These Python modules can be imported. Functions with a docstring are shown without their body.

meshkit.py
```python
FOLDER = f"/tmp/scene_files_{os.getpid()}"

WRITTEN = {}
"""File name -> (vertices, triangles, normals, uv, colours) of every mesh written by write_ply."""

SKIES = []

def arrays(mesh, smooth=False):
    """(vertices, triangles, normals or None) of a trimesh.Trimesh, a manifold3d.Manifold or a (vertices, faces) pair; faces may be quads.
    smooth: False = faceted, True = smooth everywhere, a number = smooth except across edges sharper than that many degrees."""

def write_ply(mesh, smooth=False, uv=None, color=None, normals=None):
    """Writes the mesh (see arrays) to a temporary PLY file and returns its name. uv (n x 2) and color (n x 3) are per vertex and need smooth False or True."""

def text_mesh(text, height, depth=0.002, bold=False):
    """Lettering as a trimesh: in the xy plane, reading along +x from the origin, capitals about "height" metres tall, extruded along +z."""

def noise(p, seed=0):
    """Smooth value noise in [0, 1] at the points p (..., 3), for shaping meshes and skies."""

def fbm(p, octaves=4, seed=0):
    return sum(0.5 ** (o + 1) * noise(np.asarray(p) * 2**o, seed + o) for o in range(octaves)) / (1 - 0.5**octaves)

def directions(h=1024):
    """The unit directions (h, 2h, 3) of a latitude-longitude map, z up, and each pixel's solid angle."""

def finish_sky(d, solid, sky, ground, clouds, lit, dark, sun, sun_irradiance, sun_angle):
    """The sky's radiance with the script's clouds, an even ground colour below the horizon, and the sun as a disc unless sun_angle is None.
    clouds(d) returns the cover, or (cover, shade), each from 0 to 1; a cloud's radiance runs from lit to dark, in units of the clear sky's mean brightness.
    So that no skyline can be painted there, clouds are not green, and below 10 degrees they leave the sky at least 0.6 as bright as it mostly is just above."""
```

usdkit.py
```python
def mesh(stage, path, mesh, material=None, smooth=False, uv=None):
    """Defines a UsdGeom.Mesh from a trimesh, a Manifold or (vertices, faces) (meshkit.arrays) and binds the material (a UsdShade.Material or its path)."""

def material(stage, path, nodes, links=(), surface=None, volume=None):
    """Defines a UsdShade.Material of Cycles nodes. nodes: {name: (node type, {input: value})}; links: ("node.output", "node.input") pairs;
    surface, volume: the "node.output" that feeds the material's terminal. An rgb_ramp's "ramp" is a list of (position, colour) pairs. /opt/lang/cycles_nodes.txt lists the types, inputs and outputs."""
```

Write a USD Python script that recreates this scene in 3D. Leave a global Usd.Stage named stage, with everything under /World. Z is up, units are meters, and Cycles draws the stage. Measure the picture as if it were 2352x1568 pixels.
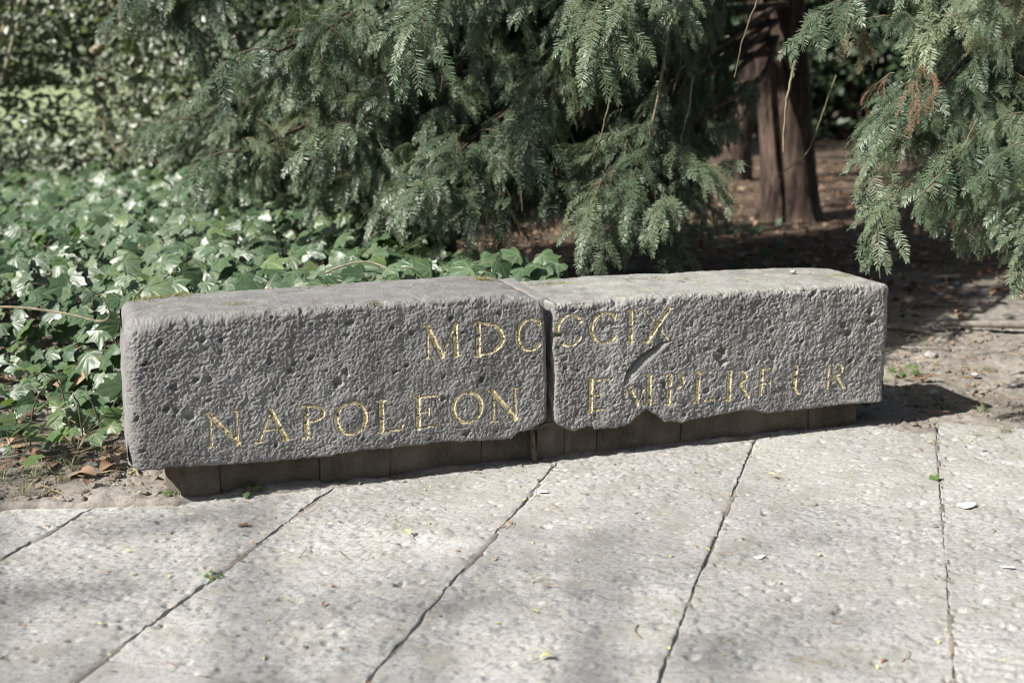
import math, numpy as np, trimesh, usdkit, meshkit
from scipy.spatial import cKDTree
from pxr import Usd, UsdGeom, UsdLux, UsdShade, Gf, Sdf, Vt

stage = Usd.Stage.CreateInMemory()
UsdGeom.SetStageUpAxis(stage, 'Z')
UsdGeom.SetStageMetersPerUnit(stage, 1.0)
UsdGeom.Xform.Define(stage, '/World')
UsdGeom.Scope.Define(stage, '/World/Looks')
PI = math.pi

# ------------------------------------------------------------------ camera, sky, sun, exposure
PITCH = math.degrees(math.atan(644 / 2850.0))
cam = UsdGeom.Camera.Define(stage, '/World/camera')
cam.AddTranslateOp().Set(Gf.Vec3d(0, 0, 1.05))
cam.AddRotateXOp().Set(90 - PITCH)
cam.CreateHorizontalApertureAttr(36.0)
cam.CreateFocalLengthAttr(36.0 * 2850 / 2352)
cam.CreateFStopAttr(2.9)
cam.CreateFocusDistanceAttr(3.12)
cam.CreateExposureAttr(1.02)
cam.CreateClippingRangeAttr(Gf.Vec2f(0.05, 5000))

SUN = np.array([-0.438, -0.267, 0.43]); SUN /= np.linalg.norm(SUN)
ELEV, ROT = math.asin(SUN[2]), math.atan2(SUN[0], SUN[1])
sky_mat = usdkit.material(stage, '/World/Looks/sky_air', {
    'sky': ('sky_texture', {'sky_type': 'single_scattering', 'sun_disc': False, 'sun_elevation': ELEV, 'sun_rotation': ROT, 'aerosol_density': 2.0}),
    'hsv': ('hsv', {'saturation': 0.75, 'value': 1.0, 'hue': 0.5, 'fac': 1.0}),
    'bg': ('background_shader', {'strength': 0.085})}, [('sky.color', 'hsv.color'), ('hsv.color', 'bg.color')], surface='bg.background')
dome = UsdLux.DomeLight.Define(stage, '/World/sky')
dome.GetPrim().SetCustomDataByKey('kind', 'structure')
UsdShade.MaterialBindingAPI.Apply(dome.GetPrim()).Bind(sky_mat)
sun = UsdLux.DistantLight.Define(stage, '/World/sun')
sun.CreateIntensityAttr(1.25); sun.CreateAngleAttr(0.5); sun.CreateNormalizeAttr(True)
sun.CreateColorAttr(Gf.Vec3f(1.0, 0.965, 0.915))
_z = SUN; _x = np.cross([0, 0, 1.0], _z); _x /= np.linalg.norm(_x); _y = np.cross(_z, _x)
sun.AddTransformOp().Set(Gf.Matrix4d(*_x, 0, *_y, 0, *_z, 0, *(SUN * 50), 1))

# ------------------------------------------------------------------ helpers
_used = {}
def path_for(name, parent=None):
    base = '/World' if parent is None else str(parent.GetPath())
    k = (base, name); c = _used.get(k, -1) + 1; _used[k] = c
    return f'{base}/{name}' + (f'_{c:03d}' if c else '')

def tag(p, label=None, cat=None, group=None, kind=None):
    p = p.GetPrim() if hasattr(p, 'GetPrim') else p
    for k, v in (('label', label), ('category', cat), ('group', group), ('kind', kind)):
        if v: p.SetCustomDataByKey(k, v)
    return p

def thing(name, label=None, cat=None, group=None, loc=(0, 0, 0), kind=None):
    x = UsdGeom.Xform.Define(stage, path_for(name))
    x.AddTranslateOp().Set(Gf.Vec3d(*map(float, loc)))
    return tag(x, label, cat, group, kind)

def obj(name, mesh, m, parent=None, smooth=False, prim=None):
    o = usdkit.mesh(stage, path_for(name, parent), mesh, m, smooth)
    for k, v in (prim or {}).items():
        UsdGeom.PrimvarsAPI(o).CreatePrimvar(k, Sdf.ValueTypeNames.FloatArray, 'vertex').Set(Vt.FloatArray.FromNumpy(np.asarray(v, np.float32)))
    return o.GetPrim()

def cat(parts):
    vs, fs, n = [], [], 0
    for v, f in parts:
        vs.append(np.asarray(v, float)); fs.append(np.asarray(f, int) + n); n += len(v)
    return np.vstack(vs), np.vstack(fs)

def smoothstep(a, b, x):
    t = np.clip((x - a) / (b - a), 0, 1); return t * t * (3 - 2 * t)

def nz(p, f, seed=0, oct=1):
    p = np.asarray(p, float) * f + 100.0
    return (meshkit.noise(p, seed) if oct == 1 else meshkit.fbm(p, oct, seed)) * 2 - 1

def p3(a, b, c=0.0):
    a, b = np.broadcast_arrays(np.asarray(a, float), np.asarray(b, float))
    return np.stack([a, b, np.broadcast_to(np.asarray(c, float), a.shape)], -1)

def grid_faces(nr, nc, wrap=False):
    i, j = np.meshgrid(np.arange(nr - 1), np.arange(nc if wrap else nc - 1), indexing='ij')
    j2 = (j + 1) % nc
    a, b, c, d = i * nc + j, i * nc + j2, (i + 1) * nc + j2, (i + 1) * nc + j
    return np.vstack([np.stack([a, b, c], -1).reshape(-1, 3), np.stack([a, c, d], -1).reshape(-1, 3)])

def unit(v):
    v = np.asarray(v, float); return v / np.maximum(np.linalg.norm(v, axis=-1, keepdims=True), 1e-12)

def spline(pts, n):
    pts = np.asarray(pts, float); t = np.linspace(0, len(pts) - 1, n)
    if len(pts) == 2: return pts[0] + (pts[1] - pts[0]) * (t[:, None])
    P = np.vstack([2 * pts[0] - pts[1], pts, 2 * pts[-1] - pts[-2]])
    i = np.clip(t.astype(int), 0, len(pts) - 2); f = (t - i)[:, None]
    a, b, c, d = P[i], P[i + 1], P[i + 2], P[i + 3]
    return 0.5 * ((2 * b) + (-a + c) * f + (2 * a - 5 * b + 4 * c - d) * f ** 2 + (-a + 3 * b - 3 * c + d) * f ** 3)

def tube(pts, radii, k=6):
    pts = np.asarray(pts, float); n = len(pts)
    r = np.interp(np.linspace(0, 1, n), np.linspace(0, 1, len(np.atleast_1d(radii))), np.atleast_1d(radii))
    T = unit(np.gradient(pts, axis=0)); ref = np.array([0.31, 0.17, 0.93])
    if abs((T @ ref).mean()) > 0.8: ref = np.array([0.9, 0.3, 0.1])
    U = unit(np.cross(T, ref)); W = np.cross(T, U)
    a = np.arange(k) / k * 2 * PI
    v = pts[:, None] + r[:, None, None] * (np.cos(a)[None, :, None] * U[:, None] + np.sin(a)[None, :, None] * W[:, None])
    v = np.vstack([v.reshape(-1, 3), pts[:1], pts[-1:]]); f = grid_faces(n, k, True)[:, ::-1]
    j = np.arange(k); j2 = (j + 1) % k
    caps = np.vstack([np.stack([j, j2, np.full(k, n * k)], -1), np.stack([(n - 1) * k + j2, (n - 1) * k + j, np.full(k, n * k + 1)], -1)])
    return v, np.vstack([f, caps])

MATS = {}
def mat(name, nodes, links, surface='p.BSDF'):
    MATS[name] = usdkit.material(stage, '/World/Looks/' + name, nodes, links, surface)
    return MATS[name]

# ------------------------------------------------------------------ materials
def rough_stone(name, dark, light, lichen, lich_amt, bump=0.5, scale=1.0, dirt=(0.05, 0.045, 0.038)):
    return mat(name, {
        'geo': ('geometry', {}), 'n1': ('noise_texture', {'scale': 5.0 * scale, 'detail': 6.0, 'roughness': 0.6}), 'n2': ('noise_texture', {'scale': 90.0 * scale, 'detail': 4.0, 'roughness': 0.65}),
        'n3': ('noise_texture', {'scale': 260.0, 'detail': 4.0, 'roughness': 0.7}), 'n4': ('noise_texture', {'scale': 13.0, 'detail': 5.0, 'roughness': 0.65}),
        'r1': ('rgb_ramp', {'ramp': [(0.28, dark), (0.70, light)]}), 'mixn': ('math', {'math_type': 'multiply_add', 'value2': 0.9, 'value3': -0.20}),
        'a': ('math', {'math_type': 'multiply_add', 'value2': 0.5}),
        'sep': ('separate_xyz', {}), 'up': ('map_range', {'range_type': 'smoothstep', 'from_min': 0.45, 'from_max': 0.95, 'to_min': 0.0, 'to_max': lich_amt, 'clamp': True}),
        'lr': ('map_range', {'range_type': 'smoothstep', 'from_min': 0.36, 'from_max': 0.62, 'to_min': 0.25, 'to_max': 1.0, 'clamp': True}),
        'lm': ('math', {'math_type': 'multiply'}), 'mx': ('mix', {'color2': lichen}),
        'sp': ('map_range', {'range_type': 'smoothstep', 'from_min': 0.62, 'from_max': 0.74, 'to_min': 0.0, 'to_max': 0.6, 'clamp': True}), 'mx2': ('mix', {'color2': dirt}),
        'mp': ('mapping', {'scale': (1.0, 1.0, 0.13)}), 'n5': ('noise_texture', {'scale': 17.0, 'detail': 5.0, 'roughness': 0.6}), 'st': ('map_range', {'from_min': 0.35, 'from_max': 0.65, 'to_min': 0.80, 'to_max': 1.10, 'clamp': True}), 'mus': ('mix', {'mix_type': 'multiply', 'fac': 1.0}),
        'b': ('bump', {'strength': bump, 'distance': 0.0025}), 'p': ('principled_bsdf', {'roughness': 0.92, 'specular_ior_level': 0.25})},
        [('geo.position', 'n1.vector'), ('geo.position', 'n2.vector'), ('geo.position', 'n3.vector'), ('geo.position', 'n4.vector'),
         ('n2.fac', 'a.value1'), ('n1.fac', 'mixn.value1'), ('mixn.value', 'a.value3'), ('a.value', 'r1.fac'),
         ('geo.normal', 'sep.vector'), ('sep.z', 'up.value'), ('n4.fac', 'lr.value'), ('up.result', 'lm.value1'), ('lr.result', 'lm.value2'),
         ('r1.color', 'mx.color1'), ('lm.value', 'mx.fac'), ('mx.color', 'mx2.color1'), ('n2.fac', 'sp.value'), ('sp.result', 'mx2.fac'), ('geo.position', 'mp.vector'), ('mp.vector', 'n5.vector'), ('n5.fac', 'st.value'), ('st.result', 'mus.color2'), ('mx2.color', 'mus.color1'), ('mus.color', 'p.base_color'),
         ('n3.fac', 'b.height'), ('b.normal', 'p.normal')])
rough_stone('dark_lava_stone', (0.132, 0.128, 0.123), (0.246, 0.240, 0.232), (0.178, 0.173, 0.160), 0.8, 0.8)
rough_stone('pale_lava_stone', (0.144, 0.140, 0.134), (0.284, 0.277, 0.266), (0.29, 0.288, 0.25), 0.85, 0.8)
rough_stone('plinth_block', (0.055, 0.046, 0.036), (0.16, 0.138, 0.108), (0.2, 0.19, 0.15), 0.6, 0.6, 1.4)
rough_stone('mortar', (0.13, 0.127, 0.12), (0.235, 0.23, 0.22), (0.22, 0.217, 0.197), 0.5, 0.7)
mat('gold_paint', {'geo': ('geometry', {}), 'n': ('noise_texture', {'scale': 160.0, 'detail': 3.0}), 'n2': ('noise_texture', {'scale': 420.0, 'detail': 2.0}),
    'r': ('rgb_ramp', {'ramp': [(0.32, (0.17, 0.14, 0.09)), (0.46, (0.50, 0.415, 0.23)), (0.68, (0.76, 0.69, 0.49))]}),
    'b': ('bump', {'strength': 0.7, 'distance': 0.0012}), 'p': ('principled_bsdf', {'metallic': 0.15, 'roughness': 0.36})},
    [('geo.position', 'n.vector'), ('geo.position', 'n2.vector'), ('n.fac', 'r.fac'), ('r.color', 'p.base_color'), ('n2.fac', 'b.height'), ('b.normal', 'p.normal')])
mat('paving', {
    'geo': ('geometry', {}), 'n1': ('noise_texture', {'scale': 2.6, 'detail': 7.0, 'roughness': 0.62}), 'n2': ('noise_texture', {'scale': 9.0, 'detail': 6.0, 'roughness': 0.7}), 'n3': ('noise_texture', {'scale': 320.0, 'detail': 3.0, 'roughness': 0.7}),
    'n4': ('noise_texture', {'scale': 95.0, 'detail': 5.0, 'roughness': 0.75}), 'oi': ('object_info', {}), 'om': ('map_range', {'from_min': 0.0, 'from_max': 1.0, 'to_min': 0.88, 'to_max': 1.06}), 'mulo': ('mix', {'mix_type': 'multiply', 'fac': 1.0}),
    'r1': ('rgb_ramp', {'ramp': [(0.3, (0.325, 0.315, 0.291)), (0.7, (0.435, 0.422, 0.391))]}),
    'moss': ('map_range', {'range_type': 'smoothstep', 'from_min': 0.45, 'from_max': 0.64, 'to_min': 0.0, 'to_max': 0.62, 'clamp': True}), 'mm': ('math', {'math_type': 'multiply'}),
    'mfine': ('map_range', {'range_type': 'smoothstep', 'from_min': 0.42, 'from_max': 0.6, 'to_min': 0.15, 'to_max': 1.0, 'clamp': True}),
    'mx': ('mix', {'color2': (0.20, 0.19, 0.125)}), 'peb': ('attribute', {'attribute': 'peb'}), 'pr': ('rgb_ramp', {'ramp': [(0.0, (0.33, 0.32, 0.30)), (0.25, (0.23, 0.236, 0.24)), (0.5, (0.30, 0.293, 0.277)), (0.75, (0.40, 0.387, 0.36)), (1.0, (0.19, 0.195, 0.20))]}),
    'on': ('math', {'math_type': 'greater_than', 'value2': 0.02}), 'onm': ('math', {'math_type': 'multiply', 'value2': 0.55}), 'mx2': ('mix', {}),
    'sp': ('map_range', {'range_type': 'smoothstep', 'from_min': 0.36, 'from_max': 0.54, 'to_min': 0.66, 'to_max': 1.03, 'clamp': True}), 'mul': ('mix', {'mix_type': 'multiply', 'fac': 1.0}),
    'b': ('bump', {'strength': 0.5, 'distance': 0.002}), 'b2': ('bump', {'strength': 0.9, 'distance': 0.0035}), 'p': ('principled_bsdf', {'roughness': 0.9, 'specular_ior_level': 0.3})},
    [('geo.position', 'n1.vector'), ('geo.position', 'n2.vector'), ('geo.position', 'n3.vector'), ('geo.position', 'n4.vector'), ('n1.fac', 'r1.fac'), ('n2.fac', 'moss.value'),
     ('n4.fac', 'mfine.value'), ('moss.result', 'mm.value1'), ('mfine.result', 'mm.value2'),
     ('r1.color', 'mx2.color1'), ('peb.fac', 'pr.fac'), ('pr.color', 'mx2.color2'), ('peb.fac', 'on.value1'), ('on.value', 'onm.value1'), ('onm.value', 'mx2.fac'),
     ('mx2.color', 'mx.color1'), ('mm.value', 'mx.fac'), ('mx.color', 'mul.color1'), ('n4.fac', 'sp.value'), ('sp.result', 'mul.color2'), ('mul.color', 'mulo.color1'), ('oi.random', 'om.value'), ('om.result', 'mulo.color2'), ('mulo.color', 'p.base_color'),
     ('n4.fac', 'b2.height'), ('b2.normal', 'b.normal'), ('n3.fac', 'b.height'), ('b.normal', 'p.normal')])
mat('soil', {
    'geo': ('geometry', {}), 'n1': ('noise_texture', {'scale': 3.0, 'detail': 8.0, 'roughness': 0.65}), 'n2': ('noise_texture', {'scale': 60.0, 'detail': 5.0, 'roughness': 0.7}), 'n3': ('noise_texture', {'scale': 200.0, 'detail': 4.0, 'roughness': 0.75}),
    'dust': ('attribute', {'attribute': 'dust'}),
    'r1': ('rgb_ramp', {'ramp': [(0.3, (0.062, 0.045, 0.033)), (0.7, (0.128, 0.096, 0.070))]}), 'r2': ('rgb_ramp', {'ramp': [(0.3, (0.20, 0.183, 0.16)), (0.7, (0.36, 0.337, 0.30))]}), 'mx': ('mix', {}),
    'sp': ('map_range', {'from_min': 0.3, 'from_max': 0.7, 'to_min': 0.7, 'to_max': 1.25, 'clamp': True}), 'mul': ('mix', {'mix_type': 'multiply', 'fac': 1.0}),
    'b2': ('bump', {'strength': 0.8, 'distance': 0.008}), 'b': ('bump', {'strength': 0.7, 'distance': 0.003}), 'p': ('principled_bsdf', {'roughness': 0.95, 'specular_ior_level': 0.15})},
    [('geo.position', 'n1.vector'), ('geo.position', 'n2.vector'), ('geo.position', 'n3.vector'), ('n1.fac', 'r1.fac'), ('n1.fac', 'r2.fac'), ('r1.color', 'mx.color1'), ('r2.color', 'mx.color2'), ('dust.fac', 'mx.fac'),
     ('mx.color', 'mul.color1'), ('n2.fac', 'sp.value'), ('sp.result', 'mul.color2'), ('mul.color', 'p.base_color'), ('n2.fac', 'b2.height'), ('b2.normal', 'b.normal'), ('n3.fac', 'b.height'), ('b.normal', 'p.normal')])
def plain(name, c1, c2, scale=40.0, rough=0.7, spec=0.4, bump=0.4, dist=0.002):
    return mat(name, {'geo': ('geometry', {}), 'n': ('noise_texture', {'scale': scale, 'detail': 5.0, 'roughness': 0.65}), 'r': ('rgb_ramp', {'ramp': [(0.3, c1), (0.7, c2)]}), 'b': ('bump', {'strength': bump, 'distance': dist}),
        'p': ('principled_bsdf', {'roughness': rough, 'specular_ior_level': spec})}, [('geo.position', 'n.vector'), ('n.fac', 'r.fac'), ('r.color', 'p.base_color'), ('n.fac', 'b.height'), ('b.normal', 'p.normal')])
def leafy(name, stops, trans=(0.12, 0.2, 0.04), tfac=0.25, rough=0.42, spec=0.5, vein=None, gloss_bump=0.0):
    nodes = {'oi': ('object_info', {}), 'geo': ('geometry', {}), 'n': ('noise_texture', {'scale': 7.0, 'detail': 2.0}), 'ad': ('math', {'math_type': 'multiply_add', 'value2': 0.5}), 'hf': ('math', {'math_type': 'multiply', 'value2': 0.6}),
             'r': ('rgb_ramp', {'ramp': stops}), 'p': ('principled_bsdf', {'roughness': rough, 'specular_ior_level': spec}), 't': ('translucent_bsdf', {'color': trans}), 'm': ('mix_closure', {'fac': tfac})}
    links = [('geo.position', 'n.vector'), ('oi.random', 'ad.value1'), ('n.fac', 'hf.value1'), ('hf.value', 'ad.value3'), ('ad.value', 'r.fac'), ('p.BSDF', 'm.closure1'), ('t.BSDF', 'm.closure2')]
    if vein:
        nodes.update({'v': ('attribute', {'attribute': 'vein'}), 'pw': ('math', {'math_type': 'power', 'value2': 5.0}), 'sc': ('math', {'math_type': 'multiply', 'value2': 0.7}), 'vm': ('mix', {'color2': vein}),
                      'n2': ('noise_texture', {'scale': 45.0, 'detail': 3.0}), 'vb': ('bump', {'strength': 0.35, 'distance': 0.004})})
        links += [('v.fac', 'pw.value1'), ('pw.value', 'sc.value1'), ('sc.value', 'vm.fac'), ('r.color', 'vm.color1'), ('vm.color', 'p.base_color'), ('geo.position', 'n2.vector'), ('n2.fac', 'vb.height'), ('vb.normal', 'p.normal')]
    else:
        links += [('r.color', 'p.base_color')]
    return mat(name, nodes, links, 'm.closure')
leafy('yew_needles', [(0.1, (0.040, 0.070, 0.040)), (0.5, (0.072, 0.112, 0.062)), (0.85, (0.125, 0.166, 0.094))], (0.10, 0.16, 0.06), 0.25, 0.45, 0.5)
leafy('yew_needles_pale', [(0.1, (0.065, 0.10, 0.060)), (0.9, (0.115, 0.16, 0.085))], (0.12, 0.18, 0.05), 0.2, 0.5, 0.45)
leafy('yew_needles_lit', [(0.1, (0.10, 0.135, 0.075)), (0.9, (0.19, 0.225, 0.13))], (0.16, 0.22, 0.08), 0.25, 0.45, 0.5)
leafy('yew_needles_dead', [(0.1, (0.12, 0.066, 0.04)), (0.9, (0.22, 0.125, 0.08))], (0.2, 0.1, 0.04), 0.15, 0.6, 0.3)
leafy('ivy_leaf', [(0.1, (0.026, 0.056, 0.024)), (0.5, (0.050, 0.088, 0.041)), (0.8, (0.080, 0.122, 0.056)), (0.95, (0.13, 0.18, 0.065))], (0.08, 0.18, 0.03), 0.22, 0.40, 0.48, vein=(0.20, 0.25, 0.13))
leafy('ivy_leaf_young', [(0.1, (0.06, 0.11, 0.04)), (0.9, (0.11, 0.16, 0.055))], (0.2, 0.32, 0.05), 0.3, 0.4, 0.5, vein=(0.25, 0.3, 0.15))
leafy('shrub_leaf', [(0.1, (0.07, 0.09, 0.055)), (0.6, (0.15, 0.172, 0.11)), (0.95, (0.26, 0.28, 0.2))], (0.2, 0.26, 0.08), 0.3, 0.42, 0.6)
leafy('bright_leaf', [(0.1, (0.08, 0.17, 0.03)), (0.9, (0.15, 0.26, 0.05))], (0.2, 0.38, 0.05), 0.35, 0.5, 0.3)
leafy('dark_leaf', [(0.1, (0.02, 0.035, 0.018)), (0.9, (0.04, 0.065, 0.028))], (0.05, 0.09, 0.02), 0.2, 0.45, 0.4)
leafy('grass_blade', [(0.1, (0.14, 0.16, 0.075)), (0.5, (0.25, 0.24, 0.15)), (0.95, (0.40, 0.37, 0.27))], (0.2, 0.25, 0.07), 0.25, 0.6, 0.3)
leafy('moss_tuft', [(0.1, (0.14, 0.14, 0.055)), (0.9, (0.28, 0.27, 0.12))], (0.15, 0.15, 0.04), 0.1, 0.9, 0.1)
leafy('dead_leaf', [(0.1, (0.085, 0.045, 0.025)), (0.5, (0.17, 0.10, 0.06)), (0.9, (0.40, 0.29, 0.20))], (0.2, 0.1, 0.04), 0.1, 0.7, 0.3)
leafy('litter_bits', [(0.0, (0.09, 0.05, 0.03)), (0.4, (0.2, 0.10, 0.05)), (0.7, (0.36, 0.25, 0.14)), (1.0, (0.5, 0.44, 0.3))], (0.2, 0.1, 0.04), 0.05, 0.7, 0.3)
leafy('pale_pod', [(0.0, (0.42, 0.40, 0.17)), (1.0, (0.6, 0.57, 0.3))], (0.4, 0.4, 0.1), 0.15, 0.6, 0.3)
mat('yew_bark', {'geo': ('geometry', {}), 'mp': ('mapping', {'scale': (1.0, 1.0, 0.16)}), 'n': ('noise_texture', {'scale': 26.0, 'detail': 7.0, 'roughness': 0.68, 'distortion': 0.6}), 'n2': ('noise_texture', {'scale': 4.0, 'detail': 4.0}),
    'ad': ('math', {'math_type': 'multiply_add', 'value2': 0.35}), 'hf': ('math', {'math_type': 'multiply', 'value2': 0.65}),
    'r': ('rgb_ramp', {'ramp': [(0.38, (0.016, 0.011, 0.009)), (0.52, (0.072, 0.050, 0.039)), (0.70, (0.19, 0.14, 0.11))]}), 'b': ('bump', {'strength': 1.0, 'distance': 0.03}), 'p': ('principled_bsdf', {'roughness': 0.9, 'specular_ior_level': 0.2})},
    [('geo.position', 'mp.vector'), ('mp.vector', 'n.vector'), ('geo.position', 'n2.vector'), ('n.fac', 'hf.value1'), ('n2.fac', 'ad.value1'), ('hf.value', 'ad.value3'), ('ad.value', 'r.fac'), ('r.color', 'p.base_color'), ('n.fac', 'b.height'), ('b.normal', 'p.normal')])
plain('twig_bark', (0.055, 0.05, 0.03), (0.15, 0.125, 0.08), 60.0, 0.8, 0.25, 0.4)
plain('pale_twig', (0.11, 0.09, 0.06), (0.235, 0.20, 0.14), 50.0, 0.75, 0.3, 0.3)
plain('grey_stick', (0.12, 0.105, 0.09), (0.26, 0.235, 0.205), 50.0, 0.85, 0.2, 0.6)
plain('shrub_bark', (0.16, 0.13, 0.09), (0.33, 0.28, 0.2), 25.0, 0.8, 0.25, 0.6, 0.006)
plain('white_paper', (0.74, 0.74, 0.73), (0.82, 0.82, 0.82), 60.0, 0.7, 0.3, 0.2)
plain('pebble', (0.19, 0.18, 0.165), (0.36, 0.345, 0.32), 60.0, 0.85, 0.3, 0.3)
plain('lawn_grass', (0.19, 0.23, 0.115), (0.27, 0.31, 0.17), 3.0, 0.8, 0.2, 0.6, 0.02)
M = MATS

# ------------------------------------------------------------------ frames of the place
A = np.array([-0.807, 2.883, 0.0]); TH = math.radians(19.5)
US = np.array([math.cos(TH), math.sin(TH), 0]); UD = np.array([-math.sin(TH), math.cos(TH), 0])       # along the stone, and into the planting
def W(s, d, z):
    s, d, z = np.broadcast_arrays(np.asarray(s, float), np.asarray(d, float), np.asarray(z, float))
    return A + s[..., None] * US + d[..., None] * UD + z[..., None] * np.array([0, 0, 1.0])
PN = np.array([0.955, -0.296]); PT = np.array([0.296, 0.955])       # across and along the paving rows
def border(n):
    n = np.asarray(n, float)
    return np.where(n < -1.624, 2.514 + 0.448 * (n + 1.624), np.where(n < -0.074, 2.514 + 0.747 * (n + 1.624), np.where(n < 0.16, 3.672, 3.776)))

def ground_z(x, y):
    x, y = np.broadcast_arrays(np.asarray(x, float), np.asarray(y, float))
    dx, dy = x - A[0], y - A[1]
    s, d = dx * US[0] + dy * US[1], dx * UD[0] + dy * UD[1]
    start = 0.28 + 0.45 * smoothstep(0.0, -0.25, s)
    rise = 0.15 * smoothstep(start, start + 0.55, d) * smoothstep(1.7, 0.9, s) * (1 - 0.5 * smoothstep(2.5, 6, d))
    return rise + 0.015 * nz(p3(x, y), 1.3, 5)

def on_paving(x, y, margin=0.0):
    n, t = x * PN[0] + y * PN[1], x * PT[0] + y * PT[1]
    return t < border(n) + margin

# ------------------------------------------------------------------ ground
def axis_steps(dense0, dense1, step, far0, far1):
    mid = np.arange(dense0, dense1 + 1e-9, step)
    def out(gap):
        r, d, s = [], 0.0, step
        while d < gap: s *= 1.18; d += s; r.append(d)
        return np.array(r)
    return np.concatenate([(dense0 - out(dense0 - far0))[::-1], mid, dense1 + out(far1 - dense1)])
gx, gy = axis_steps(-2.1, 2.6, 0.011, -400, 400), axis_steps(2.55, 5.4, 0.011, -60, 700)
GX, GY = np.meshgrid(gx, gy, indexing='xy')
near = np.exp(-np.maximum(0, np.maximum(np.abs(GX - 0.2) - 2.6, np.abs(GY - 4) - 2)) / 2)
Z = ground_z(GX, GY) * np.exp(-np.maximum(0, np.hypot(GX, GY) - 25) / 20)
Z += near * (0.0045 * nz(p3(GX, GY), 28, 1) + 0.0040 * nz(p3(GX, GY), 60, 2) + 0.006 * nz(p3(GX, GY), 9, 3) + 0.006 * np.maximum(0, nz(p3(GX, GY), 42, 4) - 0.35))
gn, gt = GX * PN[0] + GY * PN[1], GX * PT[0] + GY * PT[1]
inside = smoothstep(0.0, -0.03, gt - border(gn) + 0.022 + 0.028 * nz(p3(GX, GY), 7, 9, 3))
Z = Z * (1 - inside) + inside * (-0.032 + 0.002 * nz(p3(GX, GY), 60, 8))
ds = (GX - A[0]) * US[0] + (GY - A[1]) * US[1]; dd = (GX - A[0]) * UD[0] + (GY - A[1]) * UD[1]
dust = 1 - smoothstep(0.35 + 0.5 * smoothstep(1.7, 2.3, ds), 1.75 + 0.7 * smoothstep(1.7, 2.3, ds), dd + 0.18 * nz(p3(GX, GY), 2.5, 6, 3) - 0.22 * smoothstep(1.4, 2.2, ds))
dust = np.clip(dust * (0.75 + 0.25 * nz(p3(GX, GY), 5, 7)), 0, 1) * (1 - inside * 0.5)
obj('ground', (np.stack([GX, GY, Z], -1).reshape(-1, 3), grid_faces(len(gy), len(gx))), M['soil'], smooth=True, prim={'dust': dust.ravel()}).SetCustomDataByKey('kind', 'structure')

lx, ly = np.meshgrid(np.linspace(-120, 120, 60), np.linspace(0, 1, 60), indexing='xy')
yy = 13.5 + (420 - 13.5) * ly ** 2.5 + 2.0 * np.sin(lx * 0.35) + np.clip((lx + 4) * 1.1, 0, 14)
obj('lawn', (np.stack([lx, yy, 0.11 + 0.02 * nz(p3(lx, yy), 0.7, 3) - 0.05 * ly], -1).reshape(-1, 3), grid_faces(60, 60)), M['lawn_grass'], smooth=True).SetCustomDataByKey('kind', 'structure')

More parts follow.
